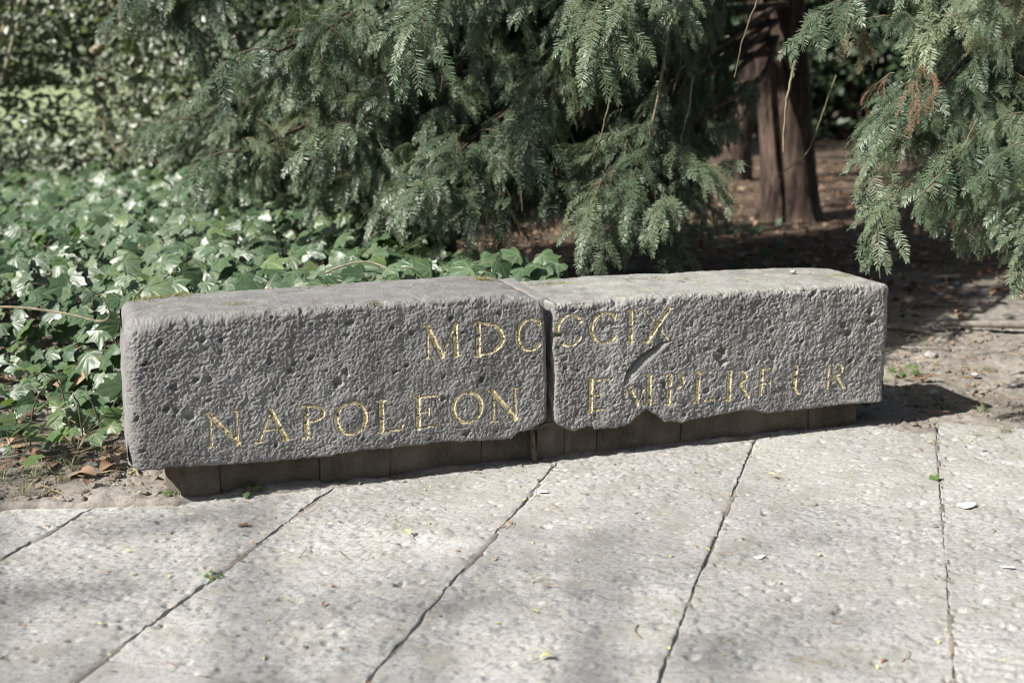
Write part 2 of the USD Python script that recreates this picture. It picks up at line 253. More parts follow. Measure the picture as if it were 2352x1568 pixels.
# ------------------------------------------------------------------ pavement of half-metre slabs
rng = np.random.default_rng(11)
pav = thing('pavement', kind='structure')
NP = 22000
pc = np.stack([rng.uniform(-1.9, 1.95, NP), rng.uniform(1.65, 3.75, NP)], -1)
pr_ = rng.gamma(3.0, 0.0019, NP) + 0.003
keep = nz(p3(pc[:, 0], pc[:, 1]), 2.6, 31, 3) + 0.22 * rng.normal(size=NP) > 0.02
pc, pr_ = pc[keep], pr_[keep]; ph = np.minimum(pr_ * rng.uniform(0.08, 0.30, len(pr_)), 0.0032); ptone = rng.uniform(0.05, 1.0, len(pr_))
pang = rng.uniform(0, PI, len(pr_)); pasp = rng.uniform(0.5, 1.0, len(pr_))
ptree = cKDTree(pc)
NH = 8000
hc = np.stack([rng.uniform(-1.9, 1.95, NH), rng.uniform(1.65, 3.75, NH)], -1); hr = rng.gamma(1.6, 0.0018, NH) + 0.0026; hd = hr * rng.uniform(0.35, 0.8, NH); htree = cKDTree(hc)
def slab_surface(x, y):
    q = np.stack([x, y], -1)
    z = 0.0030 * nz(p3(x, y), 3.0, 21, 2) + 0.0012 * nz(p3(x, y), 40, 22, 2) + 0.0007 * nz(p3(x, y), 110, 23)
    z0 = z.copy(); d, i = ptree.query(q, k=2)
    peb = np.zeros(len(x))
    jag = 1 + 0.38 * nz(p3(x, y), 105, 24, 2)
    for k in (1, 0):
        v = q - pc[i[:, k]]; c, s_ = np.cos(pang[i[:, k]]), np.sin(pang[i[:, k]])
        e = np.hypot((v[:, 0] * c + v[:, 1] * s_), (-v[:, 0] * s_ + v[:, 1] * c) / pasp[i[:, k]]) / pr_[i[:, k]] * jag
        h = ph[i[:, k]] * np.clip(1 - e ** 5, 0, 1); z = np.maximum(z, z0 + h)
        peb = np.where(e < 1.0, ptone[i[:, k]], peb)
    d, i = htree.query(q)
    z -= hd[i] * np.clip(1 - (d / hr[i]) ** 2, 0, 1)
    return z, peb
cols = [-2.78, -2.29, -1.80, -1.309, -0.823, -0.341, 0.152, 0.64, 1.13, 1.62]
gaps = {-2.29: 0.003, -1.80: 0.0026, -1.309: 0.0034, -0.823: 0.0017, -0.341: 0.0016, 0.152: 0.0003, 0.64: 0.0003}
cross = {-2.78: [1.35, 2.1], -2.29: [1.6, 2.2], -1.80: [1.35, 2.02], -1.309: [1.74, 2.487], -0.823: [1.6, 2.35], -0.341: [1.5, 2.23, 2.98], 0.152: [1.53, 2.28, 3.03], 0.64: [1.3, 2.05, 2.8], 1.13: [1.53, 2.28, 3.03]}
for ci in range(len(cols) - 1):
    n0, n1 = cols[ci], cols[ci + 1]
    ts = [-1.2, -0.4, 0.4] + cross[n0] + [9.9]
    for t0, t1 in zip(ts[:-1], ts[1:]):
        bmax = float(np.max(border(np.linspace(n0, n1, 20))))
        if t0 >= bmax - 0.02: continue
        t1c = min(t1, bmax); fine = t1c > 1.75
        step = 0.0042 if fine else 0.025
        nn = np.linspace(n0 + gaps.get(n0, 0.0025), n1 - gaps.get(n1, 0.0025), max(3, int((n1 - n0) / step))); nn = np.concatenate([nn[:1], nn, nn[-1:]])
        tt = np.linspace(t0 + 0.0002, t1c - 0.0002, max(3, int((t1c - t0) / step)))
        NN, TT = np.meshgrid(nn, tt, indexing='xy')
        lim = border(NN) - 0.006
        TT = np.where(TT > lim, lim, TT)
        if fine:
            e0 = 0.006 * nz(p3(NN * 0 + n0, TT), 22, 41, 3); e1 = 0.006 * nz(p3(NN * 0 + n1, TT), 22, 43, 3)
            fr = (NN - n0) / (n1 - n0)
            NN = NN + e0 * np.exp(-(NN - nn[0]) / 0.02) + e1 * np.exp(-(nn[-1] - NN) / 0.02)
        X, Y = NN * PN[0] + TT * PT[0], NN * PN[1] + TT * PT[1]
        if fine:
            zz, peb = slab_surface(X.ravel(), Y.ravel()); zz, peb = zz.reshape(X.shape), peb.reshape(X.shape)
        else:
            zz, peb = 0.003 * nz(p3(X, Y), 3.0, 21, 2), np.zeros_like(X)
        en = np.minimum(NN - NN[:, :1], NN[:, -1:] - NN); et = np.minimum(TT - (t0 + 0.0015), t1c - TT)
        wj = smoothstep(-0.25, 0.35, nz(p3(X, Y), 7, 44, 3))
        soft = np.where(NN - NN[:, :1] < NN[:, -1:] - NN, {0.152: .25, 0.64: .2}.get(n0, 1.0), {0.152: .25, 0.64: .2}.get(n1, 1.0))
        zz = zz - 0.004 * soft * wj * np.exp(-en / 0.005) - 0.0008 * wj * np.exp(-et / 0.005) + 0.0001 * rng.normal()
        # side skirts
        zz[:, 0] -= 0.03; zz[:, -1] -= 0.03
        V = np.stack([X, Y, zz], -1).reshape(-1, 3); F = grid_faces(len(tt), len(nn))
        a = V[F]; ar = np.linalg.norm(np.cross(a[:, 1] - a[:, 0], a[:, 2] - a[:, 0]), axis=1)
        F = F[ar > 1e-9]
        if len(F) < 4: continue
        uu = np.unique(F); mp = np.zeros(len(V), int); mp[uu] = np.arange(len(uu)); V, F, peb = V[uu], mp[F], peb.ravel()[uu]
        obj('slab', (V, F), M['paving'], pav, smooth=True, prim={'peb': peb.ravel()})
# dirt that fills the joints, sunk in some places and level in others
jf = []
for c in cols[1:-1]:
    t_ = np.arange(-1.0, float(border(c)) - 0.005, 0.012); w_ = np.array([-0.016, -0.006, 0.0, 0.006, 0.016])
    JT, JN = np.meshgrid(t_, c + w_, indexing='ij'); X, Y = JN * PN[0] + JT * PT[0], JN * PN[1] + JT * PT[1]
    deep = {-1.80: .006, -1.309: .012, -0.823: .007, -0.341: .006, 0.152: 0.0, 0.64: 0.0}.get(c, .006)
    z_ = 0.0030 * nz(p3(X, Y), 3.0, 21, 2) - 0.0004 - deep * smoothstep(-0.15, 0.2, nz(p3(X, Y), 6, 46, 3) + 0.04) + 0.0012 * nz(p3(X, Y), 60, 47); z_[:, [0, -1]] -= 0.008
    jf.append((np.stack([X, Y, z_], -1).reshape(-1, 3), grid_faces(len(t_), 5)))
for ci in range(len(cols) - 1):
    for t0 in cross[cols[ci]]:
        n_ = np.arange(cols[ci], cols[ci + 1], 0.012); w_ = np.array([-0.012, 0.0, 0.012]); JN, JT = np.meshgrid(n_, t0 + w_, indexing='ij')
        if t0 > border(cols[ci]) - 0.05: continue
        X, Y = JN * PN[0] + JT * PT[0], JN * PN[1] + JT * PT[1]; z_ = 0.0030 * nz(p3(X, Y), 3.0, 21, 2) - 0.0010 + 0.0012 * nz(p3(X, Y), 30, 48); z_[:, [0, -1]] -= 0.006
        jf.append((np.stack([X, Y, z_], -1).reshape(-1, 3), grid_faces(len(n_), 3)[:, ::-1]))
s_a, d_a = np.arange(-.04, 1.95, .008), np.linspace(-.034, .014, 8); SA, DA = np.meshgrid(s_a, d_a, indexing='ij')
za = 0.0155 * smoothstep(-.034, .012, DA) * (0.45 + 0.75 * nz(p3(SA, DA * 0), 9, 49, 3)) + 0.0022 * nz(p3(SA, DA), 70, 50, 2) - 0.0035
jf.append((W(SA, DA, za).reshape(-1, 3), grid_faces(len(s_a), 8)))
v_, f_ = cat(jf)
tag(obj('joint_dirt', (v_, f_), M['soil'], pav, smooth=True, prim={'dust': np.full(len(v_), 0.55)}), kind='stuff')

# ------------------------------------------------------------------ the broken inscribed stone
def seg(p, q, w0, w1=None): return ('seg', p, q, w0, w0 if w1 is None else w1)
TK, TN, SF = 0.0135, 0.0062, 0.0055
def arc(cx, cy, rx, ry, a0, a1, thick=TK, thin=TN, n=22, ax=0.0):
    t = np.radians(np.linspace(a0, a1, n)); out = []
    w = thin + (thick - thin) * np.abs(np.cos(t - ax)) ** 1.3
    P = np.stack([cx + rx * np.cos(t), cy + ry * np.sin(t)], -1)
    return [seg(P[i], P[i + 1], w[i], w[i + 1]) for i in range(n - 1)]
def serif(x, y, h=0.13): return [seg((x - h, y), (x + h, y), SF)]
GL = {
 'M': [seg((.08, .02), (.10, .98), TN), seg((.08, .98), (.50, .02), TK), seg((.50, .02), (.86, .96), TN), seg((.90, .02), (.88, .98), TK)] + serif(.07, .01) + serif(.02, .99, .07) + serif(.90, .01) + serif(.90, .99, .08),
 'D': [seg((.14, .02), (.14, .98), TK)] + arc(.20, .5, .76, .47, -90, 90, TK, TN) + serif(.1, .01) + serif(.1, .98) ,
 'C': arc(.55, .5, .50, .47, 42, 318) + [seg((.93, .74), (.97, .92), SF), seg((.92, .18), (.97, .24), SF)],
 'C worn': arc(.55, .5, .50, .47, 30, 182) + arc(.55, .5, .50, .47, 236, 330) + [seg((.97, .72), (1.0, .88), SF)],
 'I': [seg((.5, .02), (.5, .98), TK)] + serif(.5, .01, .45) + serif(.5, .99, .45),
 'X': [seg((.90, .98), (.14, .02), TK), seg((.08, .96), (.88, .03), TN)] + serif(.1, .01) + serif(.05, .97, .08) + serif(.93, .99, .09),
 'N': [seg((.10, .02), (.12, .95), TN), seg((.06, .98), (.90, .03), TK + .001), seg((.90, .04), (.88, .98), TN)] + serif(.1, .01) + serif(0, .99, .07) + serif(.88, .99),
 'A': [seg((.12, .02), (.48, .98), TN), seg((.47, .99), (.88, .02), TK), seg((.26, .38), (.74, .38), SF)] + serif(.1, .01) + serif(.9, .01),
 'P': [seg((.2, .02), (.2, .97), TK)] + arc(.36, .735, .58, .235, -92, 92, TK * .85, TN) + [seg((.2, .97), (.4, .97), SF)] + serif(.2, .01, .22) + serif(.1, .98, .1),
 'P worn': [seg((.2, .02), (.2, .45), TK), seg((.24, .66), (.22, .97), TK * .9)] + arc(.36, .735, .58, .235, -75, 60, TK * .8, TN) + serif(.2, .01, .2) + serif(.12, .98, .1),
 'O': arc(.5, .5, .46, .47, 0, 360, TK, TN, 40, .35),
 'L': [seg((.17, .02), (.17, .98), TK), seg((.17, .02), (.93, .03), TN), seg((.93, .03), (.99, .17), SF)] + serif(.15, .01, .15) + serif(.17, .99, .18),
 'E': [seg((.17, .02), (.17, .98), TK), seg((.17, .97), (.90, .97), TN), seg((.90, .97), (.97, .86), SF), seg((.17, .5), (.58, .5), SF), seg((.58, .42), (.58, .6), SF), seg((.17, .03), (.92, .03), TN), seg((.92, .03), (.98, .15), SF)] + serif(.1, .01, .1) + serif(.1, .98, .12),
 'E short': [seg((.17, .02), (.17, .98), TK), seg((.17, .97), (.93, .97), TN), seg((.93, .97), (.96, .88), SF), seg((.17, .5), (.56, .5), SF), seg((.56, .42), (.56, .62), SF), seg((.17, .03), (.72, .03), TN)] + serif(.1, .01, .1) + serif(.1, .98, .12),
 'E worn': [seg((.17, .02), (.17, .98), TK), seg((.17, .97), (.42, .97), SF), seg((.62, .97), (.74, .96), .004), seg((.5, .03), (.93, .03), SF), seg((.93, .03), (.97, .13), SF)] + serif(.14, .01, .15) + serif(.12, .98, .12),
 'E open': [seg((.17, .02), (.17, .98), TK * .9), seg((.17, .97), (.75, .97), SF), seg((.17, .42), (.85, .42), SF), seg((.86, .3), (.86, .55), SF)] + serif(.12, .98, .12),
 'M worn': [seg((.06, .32), (.08, .6), .004), seg((.24, .64), (.50, .04), TK * .9), seg((.50, .04), (.72, .56), TN * .8), seg((.90, .02), (.88, .98), TK)] + serif(.9, .01) + serif(.89, .99, .1),
 'R worn': [seg((.17, .02), (.17, .98), TK), seg((.60, .52), (1.0, .03), TK * .8)] + arc(.5, .76, .38, .22, -70, 60, TK * .7, SF) + serif(.13, .01, .15) + serif(.13, .98, .12),
 'R thin': [seg((.17, .08), (.17, .93), TN * 1.3), seg((.55, .50), (.93, .06), TK * .8), seg((.93, .06), (1.0, .01), SF)] + arc(.5, .76, .32, .23, -80, 70, TK * .7, SF) + [seg((.4, .5), (.6, .53), SF)],
 'U worn': [seg((.17, .28), (.19, .98), TK)] + arc(.46, .30, .29, .28, 182, 265, TK, SF) + serif(.17, .98, .08),
}
LETTERS = [  # glyph, s from-to, foot and head height, which block
 ('M', .6064, .6975, .3193, .4023, 0), ('D', .7364, .8167, .3145, .4011, 0), ('C', .8495, .9184, .3153, .4029, 0), ('C worn', .9598, 1.0289, .3189, .4072, 1), ('C', 1.0555, 1.1325, .3193, .4057, 1),
 ('I', 1.1614, 1.1845, .3193, .4044, 1), ('X', 1.2115, 1.2932, .3154, .4032, 1),
 ('N', .0628, .1423, .1430, .2276, 0), ('A', .1746, .2609, .1424, .2214, 0), ('P', .2900, .3478, .1422, .2245, 0), ('O', .3728, .4530, .1380, .2238, 0), ('L', .4795, .5458, .1376, .2201, 0),
 ('E', .5749, .6426, .1372, .2220, 0), ('O', .6754, .7579, .1389, .2231, 0), ('N', .7796, .8561, .1352, .2203, 0),
 ('E short', 1.0505, 1.1153, .1371, .2248, 1), ('M worn', 1.1522, 1.2429, .1421, .2220, 1), ('P worn', 1.2808, 1.3396, .1357, .2199, 1), ('E worn', 1.3691, 1.4359, .1335, .2184, 1), ('R worn', 1.4659, 1.5387, .1307, .2143, 1),
 ('E open', 1.5714, 1.6117, .1371, .2129, 1), ('U worn', 1.6747, 1.7481, .1267, .2099, 1), ('R thin', 1.7845, 1.8545, .1302, .2076, 1)]
def letter_field(s, z, L):
    """depth of the V cut at (s, z) of one letter: half width minus distance to the stroke's axis, negative outside"""
    g, s0, s1, z0, z1, _ = L; best = np.full(s.shape, -1.0)
    for _, p, q, w0, w1 in GL[g]:
        P = np.array([s0 + p[0] * (s1 - s0), z0 + p[1] * (z1 - z0)]); Q = np.array([s0 + q[0] * (s1 - s0), z0 + q[1] * (z1 - z0)])
        e = Q - P; t = np.clip(((s - P[0]) * e[0] + (z - P[1]) * e[1]) / max(e @ e, 1e-12), 0, 1)
        dist = np.hypot(s - P[0] - t * e[0], z - P[1] - t * e[1])
        best = np.maximum(best, (w0 + (w1 - w0) * t) / 2 - dist)
    return best
PITS = [(1.924, .352, .013), (1.931, .326, .018), (1.858, .292, .014), (1.735, .416, .013), (1.276, .422, .009), (1.404, .285, .008), (1.598, .342, .010), (1.604, .319, .009), (1.62, .389, .008), (1.871, .212, .009), (1.786, .219, .011), (1.453, .271, .017), (1.444, .255, .016),
 (1.534, .214, .011), (.968, .353, .012), (.958, .352, .01), (1.278, .193, .012), (1.346, .44, .012), (1.373, .442, .012), (1.406, .165, .009), (1.343, .128, .009), (1.613, .241, .010), (1.837, .315, .012), (1.702, .282, .009), (1.458, .24, .012),
 (-.029, .247, .011), (-.006, .241, .009), (-.096, .23, .009), (-.008, .301, .012), (.218, .343, .010), (.279, .332, .010), (.046, .313, .009), (-.071, .36, .010), (.266, .314, .012), (.075, .311, .009), (-.106, .439, .010), (-.086, .431, .008), (-.036, .406, .010), (.062, .408, .009), (.107, .405, .009), (.225, .13, .010), (-.087, .15, .010), (.026, .221, .012),
 (.803, .425, .010), (.676, .419, .009), (.524, .406, .009), (.573, .387, .009), (.56, .304, .010), (.381, .274, .015), (.421, .425, .012), (.705, .379, .007), (.403, .302, .009), (.453, .256, .008), (.654, .21, .012), (.987, .262, .009), (.755, .251, .010), (.53, .291, .008), (.32, .344, .008), (.716, .111, .010)]
rng = np.random.default_rng(5)
pp = [np.array(PITS)]
for (a, b, n, lo, hi) in ((-0.13, 0.94, 900, .0022, .0075), (0.95, 2.02, 950, .0025, .0095)):
    q = np.stack([rng.uniform(a, b, n), rng.uniform(0.08, 0.47, n), lo + (hi - lo) * rng.beta(1.0, 4.5, n)], -1); pp.append(q)
pp = np.vstack(pp); pdep = pp[:, 2] * rng.uniform(0.55, 1.0, len(pp)); pel = rng.uniform(0.55, 1.0, len(pp)); pan = rng.normal(0.5, 0.5, len(pp)); pit_tree = cKDTree(pp[:, :2])
def front_relief(s, z):
    """height of the hammered, pitted front above its plane (negative: cut in), before the lettering"""
    sh = s.shape; s, z = s.ravel(), z.ravel()
    right = smoothstep(0.93, 0.96, s)
    P = p3(s, z)
    h = 0.0035 * nz(P, 7, 51, 2) + 0.0016 * nz(P, 38, 52)
    w_ = P + p3(0.003 * nz(P, 70, 53), 0.003 * nz(P, 70, 54)); g1 = nz(w_, 185, 55); g2 = nz(P, 300, 56)
    rg_ = 0.55 + 0.9 * np.clip(0.5 + 0.9 * nz(P, 10, 62, 2), 0, 1)
    h += rg_ * (0.00105 + 0.0002 * right) * g1 + 0.0011 * g2 + right * 0.0008 * nz(w_, 80, 57) + 0.0004 * nz(w_, 95, 61) - 0.0012 * right * np.maximum(0, nz(w_, 70, 58) - 0.2)
    d, i = pit_tree.query(P[:, :2], k=3)
    for k in range(3):
        j = i[:, k]; v = P[:, :2] - pp[j, :2]; c, sn = np.cos(pan[j]), np.sin(pan[j])
        e = np.hypot(v[:, 0] * c + v[:, 1] * sn, (-v[:, 0] * sn + v[:, 1] * c) / pel[j]) / pp[j, 2] * (1 + 0.55 * nz(P, 120, 59))
        h -= pdep[j] * np.clip(1 - e ** 3, 0, 1) * (k == 0 or 0.5)
    # the old scoop broken out above the second line: deep along its arched upper edge, running out downwards
    p0, p1 = np.array([1.157, .200]), np.array([1.297, .312]); ln = np.linalg.norm(p1 - p0); e = (p1 - p0) / ln
    a = ((s - p0[0]) * e[0] + (z - p0[1]) * e[1]) / ln; q = (s - p0[0]) * -e[1] + (z - p0[1]) * e[0]
    bul = 0.040 * np.clip(4 * a * (1 - a), 0, 1) ** 0.75 * (1 - 0.35 * a) + 0.0015 * nz(P, 70, 60)
    ins = (a > 0) & (a < 1) & (q > -0.004) & (q < bul)
    depth = 0.027 * np.clip(q / np.maximum(bul, 1e-4), 0, 1) ** 1.5 * np.clip(bul / 0.03, 0, 1)
    h = np.where(ins, 0.25 * h - depth, h)
    # small broken notch at the crack
    h -= 0.012 * np.exp(-(((s - 0.962) / 0.012) ** 2 + ((z - 0.352) / 0.008) ** 2))
    return h.reshape(sh)
def carve(s, z):
    out, flat = np.zeros(s.shape), np.zeros(s.shape)
    for L in LETTERS:
        m = (s > L[1] - .02) & (s < L[2] + .02) & (z > L[3] - .02) & (z < L[4] + .02)
        if m.any():
            f = letter_field(s[m], z[m], L); out[m] = np.maximum(out[m], (np.clip(f + 0.0012, 0, 0.0075) * 0.66 + 0.0006 * (f > -0.0010))); flat[m] = np.maximum(flat[m], smoothstep(-0.008, -0.001, f))
    return out, flat

BL = np.array([(-.13, .106), (-.049, .096), (-.031, .102), (.052, .095), (.106, .091), (.167, .090), (.346, .089), (.447, .092), (.581, .093), (.757, .087), (.835, .082), (.847, .097), (.883, .100), (.915, .118), (.945, .134)])
BR = np.array([(.945, .124), (.975, .10), (1.009, .088), (1.060, .097), (1.067, .086), (1.126, .082), (1.170, .090), (1.204, .116), (1.222, .127), (1.255, .108), (1.277, .086), (1.331, .081), (1.414, .083), (1.502, .096), (1.545, .097), (1.569, .086), (1.598, .079), (1.744, .078), (1.868, .079), (1.991, .076), (2.02, .10)])
TOPF = np.array([(-.13, .463), (.022, .470), (.224, .469), (.524, .469), (.80, .468), (.90, .462), (.945, .45)]); TOPR = np.array([(.945, .445), (.975, .436), (1.237, .439), (1.636, .436), (1.994, .430), (2.02, .428)])
BACK = np.array([(-.13, .225), (-.05, .233), (.10, .244), (.363, .256), (.731, .285), (.978, .31), (1.202, .313), (1.544, .287), (1.80, .285), (1.93, .262), (2.02, .23)])
END_L = np.array([(.08, .939), (.133, .939), (.232, .940), (.326, .937), (.389, .931), (.432, .925), (.457, .917), (.48, .915)])
BEG_R = np.array([(.08, .962), (.108, .959), (.151, .955), (.23, .960), (.306, .952), (.362, .952), (.403, .953), (.447, .944), (.48, .942)])
BEG_L = np.array([(.08, -.123), (.3, -.117), (.47, -.110)]); END_R = np.array([(.08, 2.002), (.3, 1.999), (.44, 1.994)])
def build_block(left):
    step = 0.0017
    S0, S1 = (-.118, .933) if left else (.953, 1.999)
    re = 0.020
    tau = np.unique(np.concatenate([np.linspace(0, 0.03, 24), np.linspace(0.03, 0.97, int(0.94 * (S1 - S0) / step)), np.linspace(0.97, 1, 24)]))
    ns = len(tau)
    # perimeter template: piece, fraction
    nf, nt, nb, nu = 205, 85, 18, 14
    ca = 10
    pc_ = [('f', k / (nf - 1)) for k in range(nf)] + [('c1', k / ca) for k in range(1, ca)] + [('t', k / (nt - 1)) for k in range(nt)] + [('c2', k / 6) for k in range(1, 6)] + [('b', k / (nb - 1)) for k in range(nb)] + [('c3', k / 5) for k in range(1, 5)] + [('u', k / (nu - 1)) for k in range(nu)] + [('c4', k / 6) for k in range(1, 6)]
    sb = S0 + tau * (S1 - S0)
    zb = np.interp(sb, *(BL if left else BR).T) + 0.0022 * nz(p3(sb, 0), 45, 71, 2) + 0.0015 * nz(p3(sb, 0), 130, 72)
    zt = np.interp(sb, *(TOPF if left else TOPR).T) + 0.0015 * nz(p3(sb, 0), 9, 73, 2)
    db = np.interp(sb, *BACK.T) + 0.008 * nz(p3(sb, 0), 11, 74, 3)
    d0 = -0.05; r1 = 0.012 + 0.016 * (0.5 + 0.5 * nz(p3(sb, 0), 11, 75, 3)); r1 = r1 + 0.022 * np.exp(-(sb - S0) / 0.09) * left
    r2, r3, r4 = 0.016, 0.012, 0.009
    Y, ZZ, NY, NZ = [np.zeros((ns, len(pc_))) for _ in range(4)]
    for k, (w, f) in enumerate(pc_):
        th = f * PI / 2
        if w == 'f': Y[:, k], ZZ[:, k], NY[:, k], NZ[:, k] = d0, (zb + r4) + f * (zt - r1 - zb - r4), -1, 0
        elif w == 'c1': Y[:, k], ZZ[:, k], NY[:, k], NZ[:, k] = d0 + r1 - r1 * math.cos(th), zt - r1 + r1 * math.sin(th), -math.cos(th), math.sin(th)
        elif w == 't': Y[:, k], ZZ[:, k], NY[:, k], NZ[:, k] = d0 + r1 + f * (db - r2 - d0 - r1), zt, 0, 1
        elif w == 'c2': Y[:, k], ZZ[:, k], NY[:, k], NZ[:, k] = db - r2 + r2 * math.sin(th), zt - r2 + r2 * math.cos(th), math.sin(th), math.cos(th)
        elif w == 'b': Y[:, k], ZZ[:, k], NY[:, k], NZ[:, k] = db, zt - r2 - f * (zt - r2 - zb - r3), 1, 0
        elif w == 'c3': Y[:, k], ZZ[:, k], NY[:, k], NZ[:, k] = db - r3 + r3 * math.cos(th), zb + r3 - r3 * math.sin(th), math.cos(th), -math.sin(th)
        elif w == 'u': Y[:, k], ZZ[:, k], NY[:, k], NZ[:, k] = db - r3 + f * (d0 + r4 - db + r3), zb, 0, -1
        else: Y[:, k], ZZ[:, k], NY[:, k], NZ[:, k] = d0 + r4 - r4 * math.sin(th), zb + r4 - r4 * math.cos(th), -math.sin(th), -math.cos(th)
    beg = np.interp(ZZ, *(BEG_L if left else BEG_R).T); end = np.interp(ZZ, *(END_L if left else END_R).T)
    S = beg + tau[:, None] * (end - beg)
    # round the ends: draw the section in towards its middle near each end
    e = np.minimum(sb - S0, S1 - sb); near_left = sb < (S0 + S1) / 2
    rr = np.where(near_left, 0.034 if left else 0.012, 0.016 if left else 0.030)
    u = np.clip(1 - e / rr, 0, 1); inset = (rr * (1 - np.sqrt(np.maximum(1 - u ** 2, 0))))[:, None]
    Y = Y - NY * inset; ZZ = ZZ - NZ * inset
    cosn = np.sqrt(np.maximum(1 - u ** 2, 0))[:, None]
    NS = np.where(near_left, -1, 1)[:, None] * u[:, None] * np.ones_like(Y); NY2, NZ2 = NY * cosn, NZ * cosn
    P = np.stack([S, Y, ZZ], -1)
    wf = np.clip(-NY2, 0, 1) ** 0.7; wt = np.clip(NZ2, 0, 1) ** 2
    rel = np.zeros_like(S); m = wf > 0.01
    rel[m] = front_relief(S[m], ZZ[m])
    cz, fl = np.zeros_like(S), np.zeros_like(S); m2 = wf > 0.9; cz[m2], fl[m2] = carve(S[m2], ZZ[m2])
    hgt = wf * (rel * (1 - 0.55 * fl) - cz)
    kk = wt > 0.01
    Q = P[kk]
    t = 0.0020 * nz(Q, 9, 81, 3) + 0.0012 * nz(Q, 60, 82, 2) + 0.0009 * nz(Q, 170, 83, 2) - 0.0035 * np.maximum(0, nz(Q, 17, 84, 2) - 0.35)
    if left: t -= 0.006 * smoothstep(0.80, 0.93, Q[:, 0]) * (0.6 + 0.4 * nz(Q, 20, 85))
    hh = np.zeros_like(S); hh[kk] = t; hgt += wt * hh
    oth = (1 - wf) * (1 - wt); ko = oth > 0.05; Q = P[ko]
    hh = np.zeros_like(S); hh[ko] = 0.004 * nz(Q, 12, 86, 2) + 0.0018 * nz(Q, 70, 87, 2); hgt += oth * hh
    # chipped arrises
    edge = np.clip(1 - np.abs(ZZ - (zt[:, None] - 0.012)) / 0.02, 0, 1) * (Y < 0)
    hgt -= edge * (0.010 * np.maximum(0, nz(P.reshape(-1, 3), 30, 88, 3).reshape(S.shape) - 0.05) * 2 + 0.0022 * nz(P.reshape(-1, 3), 95, 89, 2).reshape(S.shape))
    N = np.stack([NS, NY2, NZ2], -1); N /= np.linalg.norm(N, axis=-1, keepdims=True)
    P = P + N * hgt[..., None]
    nper = len(pc_)
    V = P.reshape(-1, 3); F = [grid_faces(ns, nper, True)]
    for ring, sgn in ((0, -1), (ns - 1, 1)):
        c = P[ring].mean(0); base = ring * nper; prev = np.arange(nper) + base
        for q in np.linspace(0.12, 0.999, 10):
            R = P[ring] * (1 - q) + c * q
            R[:, 0] += 0.006 * nz(R, 22, 91, 2) * min(1, q * 4) + 0.002 * nz(R, 90, 92)
            cur = np.arange(nper) + len(V); V = np.vstack([V, R]); j = np.arange(nper); j2 = (j + 1) % nper
            f = np.vstack([np.stack([prev[j], prev[j2], cur[j2]], -1), np.stack([prev[j], cur[j2], cur[j]], -1)])
            F.append(f if sgn > 0 else f[:, ::-1]); prev = cur
    F = np.vstack(F)[:, ::-1]
    Wd = A + V[:, :1] * US + V[:, 1:2] * UD + V[:, 2:3] * np.array([0, 0, 1.0])
    return Wd, F
def fix_normals(v, f):
    c = v.mean(0); a = v[f]; vol = np.einsum('ij,ij->i', a[:, 0] - c, np.cross(a[:, 1] - c, a[:, 2] - c)).sum()
    return (v, f if vol > 0 else f[:, ::-1])
stones = []
for left in (True, False):
    t = thing('stone_block', 'dark left half of the cracked lava stone with its gold letters well kept' if left else 'paler pitted right half of the cracked lava stone, its gold lettering worn away', 'stone block')
    obj('block', fix_normals(*build_block(left)), M['dark_lava_stone' if left else 'pale_lava_stone'], t, smooth=True)
    stones.append(t)
rngl = np.random.default_rng(3)
for L in LETTERS:
    s = np.arange(L[1] - .012, L[2] + .012, .0010); z = np.arange(L[3] - .012, L[4] + .012, .0010)
    SS, ZZ = np.meshgrid(s, z, indexing='xy'); f = letter_field(SS, ZZ, L)
    worn = nz(p3(SS, ZZ), 150, 95, 2)
    rel = front_relief(SS, ZZ)
    pitted = rel < -0.0062
    ok = (f + 0.0007 * worn > -0.0002) & (worn > -0.46) & ~pitted
    h = rel * 0.45 - np.clip(f, -0.001, 0.0075) * 0.55 + 0.0002 + 0.00025 * nz(p3(SS, ZZ), 330, 96)
    V = np.stack([SS, -0.05 - h, ZZ], -1).reshape(-1, 3)
    F = grid_faces(len(z), len(s)); F = F[ok.ravel()[F].all(1)]
    used = np.unique(F); mp = np.zeros(len(V), int); mp[used] = np.arange(len(used))
    Wd = A + V[used, :1] * US + V[used, 1:2] * UD + V[used, 2:3] * np.array([0, 0, 1.0])
    obj('letter', (Wd, mp[F]), M['gold_paint'], stones[L[5]], smooth=40)
# mortar that fills the top of the crack
u_, v_ = np.meshgrid(np.linspace(-1, 1, 40), np.linspace(0, 1, 60), indexing='xy')
ms = 0.945 + u_ * (0.018 + 0.018 * v_) + 0.012 * nz(p3(u_, v_), 2, 97) ; md = -0.012 + v_ * 0.29
mz = 0.4415 + 0.010 * v_ - 0.022 * np.abs(u_) ** 3 - 0.05 * (1 - smoothstep(0, 0.08, v_)) + 0.002 * nz(p3(ms, md), 40, 98, 2)
mv = W(ms, md, mz).reshape(-1, 3); low = W(ms, md, mz * 0 + 0.33).reshape(-1, 3)
ring = np.concatenate([np.arange(40), np.arange(1, 60) * 40 + 39, 59 * 40 + np.arange(38, -1, -1), np.arange(58, 0, -1) * 40])
r2_ = np.roll(ring, -1)
mf = np.vstack([grid_faces(60, 40), np.stack([ring, ring + 2400, r2_ + 2400], -1), np.stack([ring, r2_ + 2400, r2_], -1)])
obj('mortar_fill', (np.vstack([mv, low]), mf), M['mortar'], stones[1], smooth=40)

